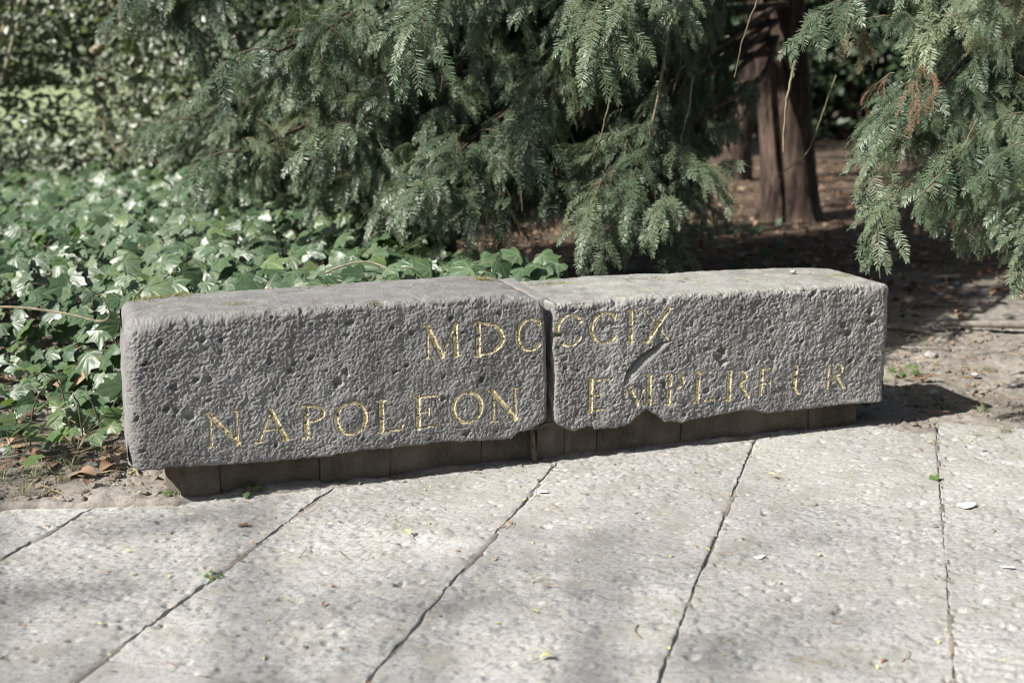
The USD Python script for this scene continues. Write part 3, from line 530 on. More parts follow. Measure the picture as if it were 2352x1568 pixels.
# plinth of small blocks under the stone
pl = thing('plinth', 'low brown plinth of small blocks in the shade under the cracked stone', 'plinth')
js = [0, .091, .340, .522, .773, .906, None, .927, 1.008, 1.105, 1.358, 1.466, 1.773, 1.936]
rng = np.random.default_rng(8)
for a, b in zip(js[:-1], js[1:]):
    if a is None or b is None: continue
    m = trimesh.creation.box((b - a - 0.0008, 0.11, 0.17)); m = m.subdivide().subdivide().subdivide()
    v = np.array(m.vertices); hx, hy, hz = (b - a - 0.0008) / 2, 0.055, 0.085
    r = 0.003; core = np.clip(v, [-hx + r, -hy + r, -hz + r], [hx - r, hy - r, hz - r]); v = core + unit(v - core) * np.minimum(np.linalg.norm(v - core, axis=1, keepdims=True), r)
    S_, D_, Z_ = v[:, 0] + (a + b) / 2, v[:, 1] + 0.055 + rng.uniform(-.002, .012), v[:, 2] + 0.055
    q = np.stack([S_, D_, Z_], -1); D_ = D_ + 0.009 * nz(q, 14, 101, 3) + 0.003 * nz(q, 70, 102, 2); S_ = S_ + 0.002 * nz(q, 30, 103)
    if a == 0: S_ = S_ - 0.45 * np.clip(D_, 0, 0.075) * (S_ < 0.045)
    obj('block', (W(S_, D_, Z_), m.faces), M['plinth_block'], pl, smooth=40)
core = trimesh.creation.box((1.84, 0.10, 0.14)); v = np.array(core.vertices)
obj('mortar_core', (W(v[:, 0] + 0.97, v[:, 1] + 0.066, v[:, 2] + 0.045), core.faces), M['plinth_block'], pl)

# ------------------------------------------------------------------ yew: shoots, fronds, limbs
def needles_on(curve, nrm, rng, length=0.028, spacing=0.0058, width=0.0035, ang=58, flat=1.0):
    seg_ = np.linalg.norm(np.diff(curve, axis=0), axis=1); al = np.concatenate([[0], np.cumsum(seg_)]); L = al[-1]
    n = max(4, int(L / spacing)); a = np.linspace(0.006, L, n)
    B = np.stack([np.interp(a, al, curve[:, k]) for k in range(3)], -1)
    T = unit(np.gradient(B, axis=0)); Nn = unit(nrm - (T @ nrm)[:, None] * T); S = np.cross(T, Nn)
    out = []
    for side in (-1, 1):
        k = len(B); t = a / L
        ln = length * (0.55 + 0.45 * np.sin(np.clip(t * 1.15 + 0.12, 0, 1) * PI) ** 0.6) * rng.uniform(0.85, 1.1, k)
        an = np.radians(ang - 28 * smoothstep(0.8, 1.0, t) + rng.normal(0, 5, k))
        lift = rng.normal(0.12, 0.22, k) * flat
        D = unit(np.cos(an)[:, None] * T + side * np.sin(an)[:, None] * S + lift[:, None] * Nn)
        Wd = unit(np.cross(D, Nn)); base = B + T * (rng.uniform(-.4, .4, k) * spacing)[:, None]
        curl = (ln * rng.uniform(0.02, 0.16, k))[:, None]; w = (width * rng.uniform(0.85, 1.15, k))[:, None] / 2
        l = ln[:, None]
        m1 = base + D * l * 0.4; m2 = base + D * l * 0.8 - Nn * curl * 0.55 + T * curl * .4; tip = base + D * l - Nn * curl + T * curl * .8
        vv = np.stack([base - Wd * w * .35, base + Wd * w * .35, m1 - Wd * w, m1 + Wd * w, m2 - Wd * w * .85, m2 + Wd * w * .85, tip], 1)
        ff = np.array([[0, 1, 3], [0, 3, 2], [2, 3, 5], [2, 5, 4], [4, 5, 6]])
        out.append((vv.reshape(-1, 3), (ff[None] + (np.arange(k) * 7)[:, None, None]).reshape(-1, 3)))
    return cat(out)

def bend_curve(p, heading, pitch0, pitch1, L, n=9, yaw=0.0):
    t = np.linspace(0, 1, n); pit = np.radians(pitch0 + (pitch1 - pitch0) * t ** 0.8); yw = heading + yaw * t
    d = np.stack([np.cos(pit) * np.cos(yw), np.cos(pit) * np.sin(yw), np.sin(pit)], -1)
    st = d * (L / (n - 1)); return np.vstack([[p], p + np.cumsum(st[:-1], axis=0)])

def make_frond(seed, L=0.42, hang=0.0, needle=0.034, shoots=15, spacing=0.0064):
    rng = np.random.default_rng(seed); nd, tw = [], []
    main = bend_curve(np.zeros(3), 0.0, 22 - 62 * hang, -62 - 24 * hang, L, 14, rng.normal(0, .35))
    main[1:-1] += np.cumsum(rng.normal(0, .0022, (12, 3)), axis=0)
    tw.append(tube(main, [0.0034, 0.0014], 5))
    nrm = unit(np.array([0.6, rng.normal(0, .3), 0.75]))
    nd.append(needles_on(main[5:], nrm, rng, needle, spacing))
    for k in range(shoots):
        t = (k + 0.5 + rng.uniform(-.45, .45)) / (shoots + 0.6); i = min(int(t * 13), 12); p = main[i] + (main[i + 1] - main[i]) * (t * 13 - i)
        side = 1 if k % 2 else -1; az = side * math.radians(rng.uniform(10, 100 - 30 * (1 - hang)))
        l = (0.07 + 0.10 * math.sin(PI * min(1, t * 0.8 + 0.2))) * rng.uniform(0.55, 1.6)
        c = bend_curve(p, az, rng.normal(-18 - 28 * hang, 20), rng.normal(-76, 12), l, 9, rng.normal(0, .5))
        tw.append(tube(c, [0.0018, 0.0008], 4))
        nr = unit(np.array([0.6 * math.cos(az * .6), 0.6 * math.sin(az * .6), 0.55]) + rng.normal(0, .32, 3))
        nd.append(needles_on(c, nr, rng, needle * rng.uniform(.7, 1.12), spacing * rng.uniform(.9, 1.3)))
        if l > 0.11:
            for q in range(rng.integers(1, 3)):
                j = rng.integers(1, 6)
                c2 = bend_curve(c[j], az + rng.normal(0, 1.0), rng.normal(-40, 18), rng.normal(-78, 8), l * rng.uniform(.35, .75), 7)
                tw.append(tube(c2, [0.0012, 0.0007], 4)); nd.append(needles_on(c2, unit(nr + rng.normal(0, .4, 3)), rng, needle * .85, spacing))
    return cat(nd), cat(tw)

CLS = []
def frond_class(name, seed, m, **k):
    c = stage.CreateClassPrim('/World/Looks/' + name)
    nd, tw = make_frond(seed, **k)
    usdkit.mesh(stage, f'/World/Looks/{name}/needles', nd, m)
    usdkit.mesh(stage, f'/World/Looks/{name}/twig', tw, M['twig_bark'], True)
    return f'/World/Looks/{name}'
FR = [frond_class(f'frond_{i}', 100 + i, M['yew_needles'], L=0.32 + 0.06 * (i % 4), hang=[.15, .4, .65, .9, .25, .8, .5, 1.0][i % 8], shoots=13 + i % 5) for i in range(12)]
FR_PALE = [frond_class(f'frond_pale_{i}', 130 + i, M['yew_needles_pale'], L=0.36, hang=[.1, .6][i], needle=0.034) for i in range(2)]
leafy('yew_needles_old', [(0.1, (0.075, 0.080, 0.038)), (0.9, (0.15, 0.14, 0.075))], (0.14, 0.14, 0.05), 0.2, 0.5, 0.4)
FR_PALE.append(frond_class('frond_old_0', 160, M['yew_needles_old'], L=0.40, hang=.8))
FR_DEAD = frond_class('frond_dead', 140, M['yew_needles_dead'], L=0.26, hang=0.35, shoots=5, needle=0.02, spacing=0.0075)
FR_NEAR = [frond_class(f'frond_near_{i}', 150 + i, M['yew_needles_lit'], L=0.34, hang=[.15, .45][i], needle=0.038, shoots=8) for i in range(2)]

def quat(yaw, pitch=0.0, roll=0.0):
    q = Gf.Rotation(Gf.Vec3d(1, 0, 0), math.degrees(roll)) * Gf.Rotation(Gf.Vec3d(0, 1, 0), math.degrees(pitch)) * Gf.Rotation(Gf.Vec3d(0, 0, 1), math.degrees(yaw))
    return q.GetQuat()
def put(cls, name, parent, p, yaw, pitch, roll, sc, label=None):
    x = UsdGeom.Xform.Define(stage, path_for(name, parent))
    x.AddTranslateOp().Set(Gf.Vec3d(*map(float, p))); x.AddOrientOp().Set(Gf.Quatf(quat(yaw, pitch, roll))); x.AddScaleOp().Set(Gf.Vec3f(*([float(sc)] * 3)))
    x.GetPrim().GetReferences().AddInternalReference(cls); x.GetPrim().SetInstanceable(True)
    if label: x.GetPrim().SetCustomDataByKey('label', label)
    return x.GetPrim()
def scatter(name, parent, classes, pos, quats, scales, idx, kind='stuff'):
    pi = UsdGeom.PointInstancer.Define(stage, path_for(name, parent))
    for k, c in enumerate(classes):
        x = UsdGeom.Xform.Define(stage, f'{pi.GetPath()}/piece_{k}'); x.GetPrim().GetReferences().AddInternalReference(c)
        pi.GetPrototypesRel().AddTarget(x.GetPath())
    pi.CreatePositionsAttr(Vt.Vec3fArray.FromNumpy(np.asarray(pos, np.float32)))
    pi.CreateOrientationsAttr(Vt.QuathArray([Gf.Quath(float(q.GetReal()), *map(float, q.GetImaginary())) for q in quats]))
    pi.CreateScalesAttr(Vt.Vec3fArray.FromNumpy(np.repeat(np.asarray(scales, np.float32)[:, None], 3, 1)))
    pi.CreateProtoIndicesAttr(Vt.IntArray.FromNumpy(np.asarray(idx, np.int32)))
    if kind: pi.GetPrim().SetCustomDataByKey('kind', kind)
    return pi.GetPrim()

def bark_tube(pts, radii, seed, k=40, n=90, flute=0.30, foot=0.0):
    c = spline(pts, n); r = np.interp(np.linspace(0, 1, n), np.linspace(0, 1, len(radii)), radii)
    T = unit(np.gradient(c, axis=0)); U = unit(np.cross(T, [0.2, 0.97, 0.1])); Wv = np.cross(T, U)
    a = np.arange(k) / k * 2 * PI; al = np.linspace(0, 1, n)
    rr = r[:, None] * (1 + flute * nz(p3(np.cos(a)[None] * 1.6 + al[:, None] * 0.6, np.sin(a)[None] * 1.6, al[:, None] * 1.5), 1.0, seed, 2) + 0.05 * nz(p3(np.cos(a)[None] * 6 + 0 * al[:, None], np.sin(a)[None] * 6, al[:, None] * 7), 1.0, seed + 1, 2))
    rr = rr * (1 + foot * np.exp(-al[:, None] / 0.05) * (0.6 + 0.4 * np.cos(5 * a + seed)[None]))
    v = c[:, None] + rr[..., None] * (np.cos(a)[None, :, None] * U[:, None] + np.sin(a)[None, :, None] * Wv[:, None])
    return v.reshape(-1, 3), grid_faces(n, k, True)[:, ::-1]

def yew(name, label, trunk, limbs, seed, crown=None, spacing=0.038, trunk_r=(0.20, 0.175, 0.155, 0.11), parts_max=290, group=None):
    t = thing(name, label, 'yew tree', group)
    obj('trunk', bark_tube(trunk, trunk_r, seed, foot=0.35), M['yew_bark'], t, smooth=True)
    rng = np.random.default_rng(seed); spots = []
    for (pts, lo, r0, kinds, sl) in limbs:
        c = spline(pts, 60)
        obj('limb', tube(c, [r0, 0.0045], 8), M['yew_bark'], t, smooth=True)
        L = np.linalg.norm(np.diff(c, axis=0), axis=1); al = np.concatenate([[0], np.cumsum(L)]); tot = al[-1]
        a = lo * tot; side = 1
        while a < tot:
            p = np.array([np.interp(a, al, c[:, k]) for k in range(3)]); q = np.array([np.interp(min(a + .05, tot), al, c[:, k]) for k in range(3)])
            h = math.atan2(q[1] - p[1], q[0] - p[0]) if a < tot - .06 else h
            for rep in range(2):
                yaw = h + side * math.radians(rng.uniform(5, 125)); side = -side
                if seed == 21 and p[1] < 6.5 and p[0] + .30 * math.cos(yaw) > (.60 if p[2] > .92 else .76) + .13 * (p[1] - 4): continue
                if seed == 21 and .34 < p[0] < .95 and .84 < p[2] < 1.2 and p[1] < 6.2 and rng.uniform() < .72: continue
                if seed == 33 and p[0] + .26 * math.cos(yaw) < .74 + .2 * (p[1] - 3.3): continue
                off = rng.normal(0, 0.06, 3) * [1, 1, .7]
                spots.append((p + off, yaw, rng.normal(0.0, .22), rng.normal(0, .3), sl * rng.uniform(.34, .78), FR_PALE[rng.integers(3)] if rng.uniform() < .07 else kinds[rng.integers(len(kinds))]))
            a += spacing * rng.uniform(.7, 1.3)
        spots.append((c[-1], h, 0, 0, sl, kinds[0]))
    spots.sort(key=lambda s: np.linalg.norm(s[0] - [0, 0, 1.05]))
    for s in spots[:parts_max]:
        put(s[5], 'branch', t, *s[:5])
    rest = spots[parts_max:]
    classes = FR + FR_PALE
    pos, qs, sc, ix = [s[0] for s in rest], [quat(s[1], s[2], s[3]) for s in rest], [s[4] for s in rest], [classes.index(s[5]) if s[5] in classes else 0 for s in rest]
    for (c, rad, n, smin) in crown or []:
        for _ in range(n):
            d = rng.normal(size=3); d /= np.linalg.norm(d); p = np.array(c) + d * np.array(rad) * rng.uniform(.25, 1) ** 0.5
            if p[2] < smin or nz(p[None], 0.9, seed)[0] < -0.04: continue
            pos.append(p); qs.append(quat(math.atan2(d[1], d[0]) + rng.normal(0, .6), rng.normal(.1, .25), rng.normal(0, .2))); sc.append(rng.uniform(1.1, 2.0)); ix.append(int(rng.integers(12)))
    if pos: scatter('foliage', t, classes, pos, qs, sc, ix)
    return t

F_ALL = FR; F_HANG = [FR[2], FR[3], FR[5], FR[7], FR[10], FR[11]]; F_OUT = [FR[0], FR[1], FR[4], FR[6], FR[8], FR[9]]
T1 = [(1.88, 8.42, -0.05), (1.86, 8.4, 0.3), (1.80, 8.4, 0.9), (1.74, 8.4, 1.6), (1.85, 8.5, 2.6), (1.8, 8.5, 4.2)]
limbs1 = [
 ([(1.8, 8.4, 2.1), (0.8, 6.2, 1.75), (-0.3, 4.7, 1.32), (-0.78, 4.25, 1.08)], .45, .035, F_ALL, 1.0),
 ([(1.8, 8.4, 2.2), (0.9, 6.2, 1.85), (0.1, 4.6, 1.52), (-0.2, 4.05, 1.30)], .5, .035, F_HANG, 1.0),
 ([(1.8, 8.4, 2.2), (1.2, 6.2, 1.8), (0.5, 4.7, 1.50), (0.30, 4.1, 1.28)], .5, .035, F_HANG, 1.0),
 ([(1.7, 8.2, 1.4), (0.4, 6.2, 1.15), (-0.5, 5.0, 0.92), (-0.98, 4.6, 0.72)], .45, .026, F_OUT, .95),
 ([(1.7, 8.2, 1.3), (0.8, 6.2, 1.15), (0.2, 4.9, 0.98), (-0.22, 4.3, 0.74)], .55, .022, F_ALL, .9),
 ([(1.8, 8.3, 1.7), (1.0, 6.2, 1.45), (0.62, 4.7, 1.18), (0.47, 4.2, 0.78)], .6, .02, F_HANG, .85),
 ([(1.7, 8.2, 1.2), (0.7, 6.0, 1.02), (0.0, 4.7, 0.86), (-0.25, 4.05, 0.68)], .5, .018, F_OUT, .8),
 ([(1.7, 8.2, 1.3), (1.0, 5.8, 1.05), (0.5, 4.6, 0.88), (0.28, 3.98, 0.66)], .6, .018, F_HANG, .75),
 ([(1.7, 8.2, 1.2), (1.1, 5.6, 0.98), (0.66, 4.6, 0.82), (0.50, 4.0, 0.62)], .66, .018, F_OUT, .7),
 ([(1.7, 8.2, 1.4), (1.0, 5.8, 1.15), (0.60, 4.7, 0.98), (0.42, 4.1, 0.74)], .6, .018, F_HANG, .8),
 ([(1.7, 8.2, 1.3), (0.9, 5.8, 1.0), (0.52, 4.7, 0.82), (0.36, 4.15, 0.60)], .6, .018, F_ALL, .75),
 ([(1.7, 8.2, 1.3), (0.5, 6.0, 1.05), (-0.05, 4.9, 0.90), (-0.12, 4.25, 0.70)], .55, .018, F_HANG, .85),
 ([(1.7, 8.2, 1.3), (0.7, 6.2, 1.10), (0.2, 5.2, 0.92), (0.02, 4.6, 0.66)], .5, .018, F_HANG, .9),
 ([(1.7, 8.2, 1.2), (0.4, 6.4, 1.0), (-0.2, 5.5, 0.86), (-0.45, 4.9, 0.62)], .5, .018, F_HANG, .9),
 ([(1.7, 8.2, 1.3), (0.9, 6.0, 1.05), (0.45, 5.0, 0.88), (0.22, 4.5, 0.64)], .55, .018, F_ALL, .85),
 ([(1.7, 8.2, 1.2), (1.0, 5.8, 0.98), (0.72, 4.8, 0.82), (0.56, 4.25, 0.60)], .6, .016, F_HANG, .78),
 ([(1.8, 8.4, 1.8), (0.4, 6.5, 1.55), (-0.4, 5.6, 1.35), (-0.75, 5.2, 1.15)], .5, .022, F_HANG, 1.0),
 ([(1.8, 8.4, 1.9), (0.8, 6.4, 1.6), (0.15, 5.5, 1.38), (-0.10, 5.1, 1.2)], .5, .022, F_HANG, 1.0),
 ([(1.8, 8.4, 1.7), (0.5, 6.5, 1.35), (-0.15, 5.7, 1.12), (-0.4, 5.3, 0.95)], .5, .022, F_HANG, 1.0),
 ([(1.8, 8.4, 1.7), (0.9, 6.4, 1.4), (0.35, 5.5, 1.15), (0.12, 5.1, 0.98)], .5, .022, F_HANG, 1.0),
 ([(1.6, 8.0, 1.1), (0.3, 6.4, 0.95), (-0.2, 5.6, 0.82), (-0.5, 5.2, 0.62)], .5, .02, F_OUT, .9),
 ([(1.8, 8.4, 1.6), (0.6, 6.2, 1.38), (0.0, 5.3, 1.18), (-0.3, 4.9, 1.02)], .5, .02, F_HANG, 1.0),
 ([(1.8, 8.4, 1.5), (-0.1, 7.0, 1.2), (-1.0, 6.2, 1.0), (-1.55, 5.9, 0.78)], .45, .02, F_ALL, 1.0),
 ([(1.7, 8.2, 1.1), (0.0, 6.6, 0.9), (-0.8, 5.8, 0.72), (-1.2, 5.5, 0.56)], .5, .018, F_OUT, .85),
 ([(1.7, 8.2, 1.4), (0.5, 5.9, 1.2), (-0.2, 4.8, 1.02), (-0.55, 4.3, 0.84)], .5, .02, F_ALL, .9),
 ([(1.8, 8.4, 2.3), (-0.2, 6.2, 1.95), (-1.05, 5.4, 1.55), (-1.35, 5.1, 1.32)], .45, .03, F_ALL, 1.0),
 ([(1.8, 8.4, 2.2), (0.4, 5.9, 1.75), (-0.35, 5.0, 1.45), (-0.6, 4.6, 1.25)], .45, .03, F_HANG, 1.0),
 ([(1.8, 8.4, 2.3), (1.25, 5.8, 1.75), (0.72, 4.6, 1.48), (0.42, 4.1, 1.32)], .55, .03, F_HANG, .9),
 ([(1.8, 8.4, 1.5), (0.2, 6.5, 1.2), (-0.8, 5.7, 1.0), (-1.35, 5.4, 0.80)], .5, .024, F_ALL, .95),
 ([(1.8, 8.3, 1.4), (0.6, 6.0, 1.25), (0.0, 5.0, 1.10), (-0.35, 4.5, 0.95)], .5, .022, F_ALL, .95),
 ([(1.6, 8.0, 1.2), (0.1, 5.9, 1.0), (-0.4, 5.2, 0.78), (-0.62, 4.8, 0.60)], .55, .02, F_OUT, .85),
 ([(1.8, 8.4, 1.8), (0.95, 6.0, 1.5), (0.35, 4.9, 1.2), (0.12, 4.3, 0.98)], .55, .022, F_HANG, .95),
]
yew('yew_tree', 'broad yew with dark drooping sprays behind the left and middle of the stone', T1, limbs1, 21,
    crown=[((0.0, 6.6, 2.6), (2.2, 1.9, 1.0), 300, 1.75), ((1.9, 8.2, 3.6), (2.3, 2.2, 1.6), 150, 1.9)])
T3 = [(3.36, 9.0, -0.05), (3.37, 9.0, 0.5), (3.5, 9.0, 1.0), (3.62, 9.0, 1.7), (3.8, 9.0, 3.0)]
limbs3 = [
 ([(3.6, 8.8, 2.4), (2.4, 5.2, 2.0), (1.38, 3.75, 1.45), (0.93, 3.4, 1.20)], .6, .026, F_OUT + FR_PALE, .8),
 ([(3.6, 8.8, 2.2), (2.4, 5.0, 1.75), (1.55, 3.8, 1.25), (1.16, 3.45, 0.98)], .6, .024, F_ALL, .85),
 ([(3.6, 8.8, 2.0), (2.5, 5.0, 1.55), (1.75, 3.8, 1.05), (1.28, 3.4, 0.83)], .6, .022, F_ALL, .85),
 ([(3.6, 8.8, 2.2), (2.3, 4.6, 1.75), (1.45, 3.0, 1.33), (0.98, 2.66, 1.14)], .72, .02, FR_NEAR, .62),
 ([(3.6, 8.8, 2.3), (2.5, 5.2, 1.9), (1.75, 4.1, 1.5), (1.35, 3.75, 1.28)], .55, .024, F_HANG, .9),
 ([(3.6, 8.8, 1.9), (2.5, 5.0, 1.4), (1.9, 4.0, 1.02), (1.52, 3.55, 0.80)], .6, .02, F_HANG, .8),
 ([(3.6, 8.8, 1.8), (2.5, 4.8, 1.25), (1.85, 3.7, 0.92), (1.42, 3.3, 0.76)], .62, .018, F_OUT, .7),
 ([(3.6, 8.8, 1.9), (2.5, 5.2, 1.4), (1.8, 4.3, 1.12), (1.35, 3.9, 0.92)], .58, .02, F_ALL, .85),
 ([(3.6, 8.8, 2.1), (2.6, 5.0, 1.6), (1.9, 3.6, 1.2), (1.45, 3.1, 0.98)], .66, .018, F_ALL, .7),
 ([(3.6, 8.8, 1.8), (2.4, 4.8, 1.25), (1.6, 3.7, 0.95), (1.13, 3.4, 0.76)], .6, .016, F_HANG, .72),
 ([(3.6, 8.8, 1.9), (2.5, 5.2, 1.35), (1.65, 4.1, 1.05), (1.2, 3.75, 0.90)], .58, .016, F_HANG, .8),
 ([(3.6, 8.8, 1.7), (2.6, 4.6, 1.15), (1.9, 3.5, 0.86), (1.42, 3.15, 0.74)], .58, .016, F_HANG, .72),
 ([(3.6, 8.8, 1.8), (2.7, 5.2, 1.3), (2.0, 4.3, 1.05), (1.5, 3.9, 0.86)], .58, .018, F_HANG, .9),
 ([(3.6, 8.8, 1.9), (2.5, 4.6, 1.4), (1.75, 3.3, 1.02), (1.26, 2.98, 0.86)], .66, .016, F_ALL, .66),
 ([(3.6, 8.8, 2.2), (2.7, 5.6, 1.8), (2.0, 4.4, 1.4), (1.65, 4.0, 1.15)], .55, .022, F_ALL, .9),
 ([(3.6, 8.8, 1.9), (2.8, 5.6, 1.5), (2.2, 4.5, 1.2), (1.85, 4.1, 0.98)], .55, .022, F_ALL, .9),
]
y3 = yew('yew_tree', 'yew at the right edge with bright and partly browned sprays hanging beside the stone', T3, limbs3, 33, spacing=.040, trunk_r=(0.17, 0.13, 0.12, 0.1),
    crown=[((2.9, 5.6, 2.5), (1.6, 1.9, 0.9), 190, 1.7), ((3.6, 9.0, 3.6), (2.2, 2.2, 1.6), 200, 1.9)])
for p, yaw, sc in (((0.98, 3.25, 1.02), 2.6, .42), ((1.02, 3.2, 1.0), 4.6, .5), ((0.99, 3.1, 1.05), 5.2, .4)):
    put(FR_DEAD, 'withered_spray', y3, p, yaw, .2, .1, sc, 'withered rust brown spray')
yew('yew_tree', 'bare dark yew trunk standing just behind and left of the nearest trunk', [(1.98, 11.2, -.05), (2.0, 11.1, .4), (2.08, 11, 1.0), (2.1, 11, 1.8), (2.0, 11, 4.0)], [], 45, trunk_r=(.15, .115, .10, .09), crown=[((2.2, 11.5, 3.4), (3.0, 2.2, 1.4), 260, 1.9)])

# ------------------------------------------------------------------ ivy
def ivy_leaf(seed, size=1.0, lobes=1.0):
    rng = np.random.default_rng(seed)
    half = np.array([(0, 1.0), (.07, .84), (.15, .68), (.22, .58), (.36, .60), (.56, .56), (.47, .42), (.40, .28), (.40, .16), (.50, .0), (.42, -.14), (.24, -.20), (.08, -.14)])
    half[1:, 0] *= 1 + (rng.normal(0, .05, len(half) - 1)); half[:, 1] += rng.normal(0, .02, len(half))
    if lobes < 1: half[3:8, 0] = half[3:8, 0] * (1 - .25 * (1 - lobes)) ; half[2:4, 0] += .12 * (1 - lobes)
    out = np.vstack([half, (half[1:] * [-1, 1])[::-1]]) ; n = len(out)
    B = np.array([0, -.08]); vi = np.zeros(n); 
    for k in (0, 5, 9, n - 5, n - 9): vi[k % n] = 1
    mid = B + (out - B) * 0.55
    V2 = np.vstack([[B], mid, out]); vein = np.concatenate([[1], vi, vi * 0.8])
    r = np.hypot(V2[:, 0], V2[:, 1] - .2)
    z = 0.022 * (1 - vein) * np.concatenate([[0], np.ones(n), np.zeros(n)]) - 0.22 * r ** 2 * rng.uniform(.3, 1.2) + 0.10 * np.abs(V2[:, 0]) * rng.normal(.2, .6) + 0.02 * rng.normal(size=len(V2)) * np.concatenate([[0], np.zeros(n) + .4, np.ones(n)])
    V = np.column_stack([V2[:, 0], V2[:, 1] + .08, z]) * size
    j = np.arange(n); j2 = (j + 1) % n
    F = np.vstack([np.stack([0 * j, 1 + j, 1 + j2], -1), np.stack([1 + j, 1 + n + j, 1 + n + j2], -1), np.stack([1 + j, 1 + n + j2, 1 + j2], -1)])
    return V, F[:, ::-1], vein
def petiole(size, seed):
    rng = np.random.default_rng(seed)
    return tube(spline([(0, 0.0, 0), (0.05 * size, -.3 * size, -.25 * size), (rng.normal(0, .2) * size, -.5 * size, -1.0 * size), (rng.normal(0, .3) * size, -.4 * size, -1.8 * size)], 6), [.014 * size, .022 * size], 4)
ivy_proto = [ivy_leaf(300 + i, 1.0, [1, .6, 1, .3, .9, .7][i]) for i in range(6)]
def leaf_class(name, L, m, stalk=True):
    stage.CreateClassPrim('/World/Looks/' + name)
    o = usdkit.mesh(stage, f'/World/Looks/{name}/leaf', L[:2], m, True)
    UsdGeom.PrimvarsAPI(o).CreatePrimvar('vein', Sdf.ValueTypeNames.FloatArray, 'vertex').Set(Vt.FloatArray.FromNumpy(L[2].astype(np.float32)))
    if stalk: usdkit.mesh(stage, f'/World/Looks/{name}/stalk', petiole(1.0, 7), M['pale_twig'], True)
    return '/World/Looks/' + name
IVY = [leaf_class(f'ivy_{i}', L, M['ivy_leaf']) for i, L in enumerate(ivy_proto)] + [leaf_class('ivy_young', ivy_proto[1], M['ivy_leaf_young'])]
rng = np.random.default_rng(77)
def frame_quat(normal, tip):
    z = unit(normal); y = unit(tip - (tip @ z) * z); x = np.cross(y, z)
    m = Gf.Matrix3d(*x, *y, *z); return m.ExtractRotation().GetQuat(), np.array([x, y, z])
def sd(x, y):
    return (x - A[0]) * US[0] + (y - A[1]) * US[1], (x - A[0]) * UD[0] + (y - A[1]) * UD[1]
spots = []
N = 24000
cx, cy = rng.uniform(-7.5, 1.6, N), 3.0 + 9.5 * rng.uniform(0, 1, N) ** 1.5
s_, d_ = sd(cx, cy)
edge = 0.31 + 0.72 * smoothstep(-0.02, -0.40, s_) + 0.08 * nz(p3(cx, cy), 4, 9, 2)
right = 0.95 + 0.12 * nz(p3(cx, cy), 3, 10, 2) + 0.24 * np.maximum(d_ - .5, 0)
ok = (d_ > edge) & (s_ < right) & (np.abs(cx) < cy * .5 + .6)
gz_ = ground_z(cx, cy)
for x, y, g, s, d, e in zip(cx[ok], cy[ok], gz_[ok], s_[ok], d_[ok], edge[ok]):
    thick = 0.07 + 0.17 * smoothstep(0, .35, d - e) * (1 if s > -.1 else .75)
    h = g + thick * rng.beta(2.2, 1.1) + 0.03
    tilt = rng.normal(0, .42, 2); nrm = np.array([-0.24 + tilt[0], -0.62 + tilt[1], 0.8]); a = rng.uniform(0, 2 * PI); tip = np.array([math.cos(a), math.sin(a) - .7, -.3])
    size = rng.uniform(.046, .086) * (1.12 if rng.uniform() < .2 else 1)
    spots.append((np.array([x, y, h]), nrm, tip, size, int(rng.integers(6)) if rng.uniform() > .07 else 6))
# thin fringe of smaller leaves over the soil left of the stone, and strays beneath the yew
for _ in range(640):
    s, d = rng.uniform(-1.2, -.13), rng.uniform(.2, 1.15)
    if rng.uniform() > smoothstep(.2, .95, d) * .85: continue
    p = W(s, d, 0); g = float(ground_z(p[0], p[1])); tilt = rng.normal(0, .45, 2); a = rng.uniform(0, 2 * PI)
    spots.append((np.array([p[0], p[1], g + .02 + rng.uniform(0, .09)]), np.array([tilt[0] - .2, -.6 + tilt[1], .8]), np.array([math.cos(a), math.sin(a) - .6, -.3]), rng.uniform(.03, .065), 6 if rng.uniform() < .3 else int(rng.integers(6))))
for _ in range(120):
    x, y = rng.uniform(.5, 1.9), rng.uniform(4.3, 8.0)
    if x > .9 + .3 * max(0, y - 5): continue
    g = float(ground_z(x, y)); a = rng.uniform(0, 2 * PI)
    spots.append((np.array([x, y, g + .03 + rng.uniform(0, .05)]), np.array([rng.normal(0, .3), rng.normal(-.3, .3), .9]), np.array([math.cos(a), math.sin(a), -.2]), rng.uniform(.05, .08), int(rng.integers(6))))
for (s, d, z, k) in ((.905, .36, .46, .075), (.95, .40, .48, .075), (1.02, .37, .46, .07), (1.08, .36, .46, .08), (1.10, .43, .49, .075), (1.04, .46, .49, .07), (.86, .37, .47, .085), (1.13, .37, .47, .075), (.42, .30, .46, .085), (.26, .29, .45, .10), (.60, .33, .45, .095)):
    a = rng.uniform(0, 2 * PI)
    spots.append((W(s, d, z), np.array([rng.normal(-.1, .25), -.62, .75]), np.array([math.cos(a), math.sin(a) - .8, -.35]), k, int(rng.integers(6))))
for _ in range(90):
    s, d = rng.uniform(.35, 1.12), rng.uniform(.31, .62); a = rng.uniform(0, 2 * PI)
    spots.append((W(s, d, rng.uniform(.33, .475)), np.array([rng.normal(-.2, .35), rng.normal(-.6, .3), .75]), np.array([math.cos(a), math.sin(a) - .7, -.3]), rng.uniform(.055, .09), int(rng.integers(6))))
spots.sort(key=lambda q: np.linalg.norm(q[0] - [0, 0, 1.05]) - 4 * q[3])
ivy = thing('ivy_ground_cover', 'glossy dark green ivy covering the bank behind and left of the stone', 'ivy')
for q in spots[:300]:
    V, F, vein = ivy_proto[q[4] % 6]; R = frame_quat(q[1], q[2])[1]
    obj('leaf', (V @ R * q[3] + q[0], F), M['ivy_leaf' if q[4] < 6 else 'ivy_leaf_young'], ivy, smooth=True, prim={'vein': vein})
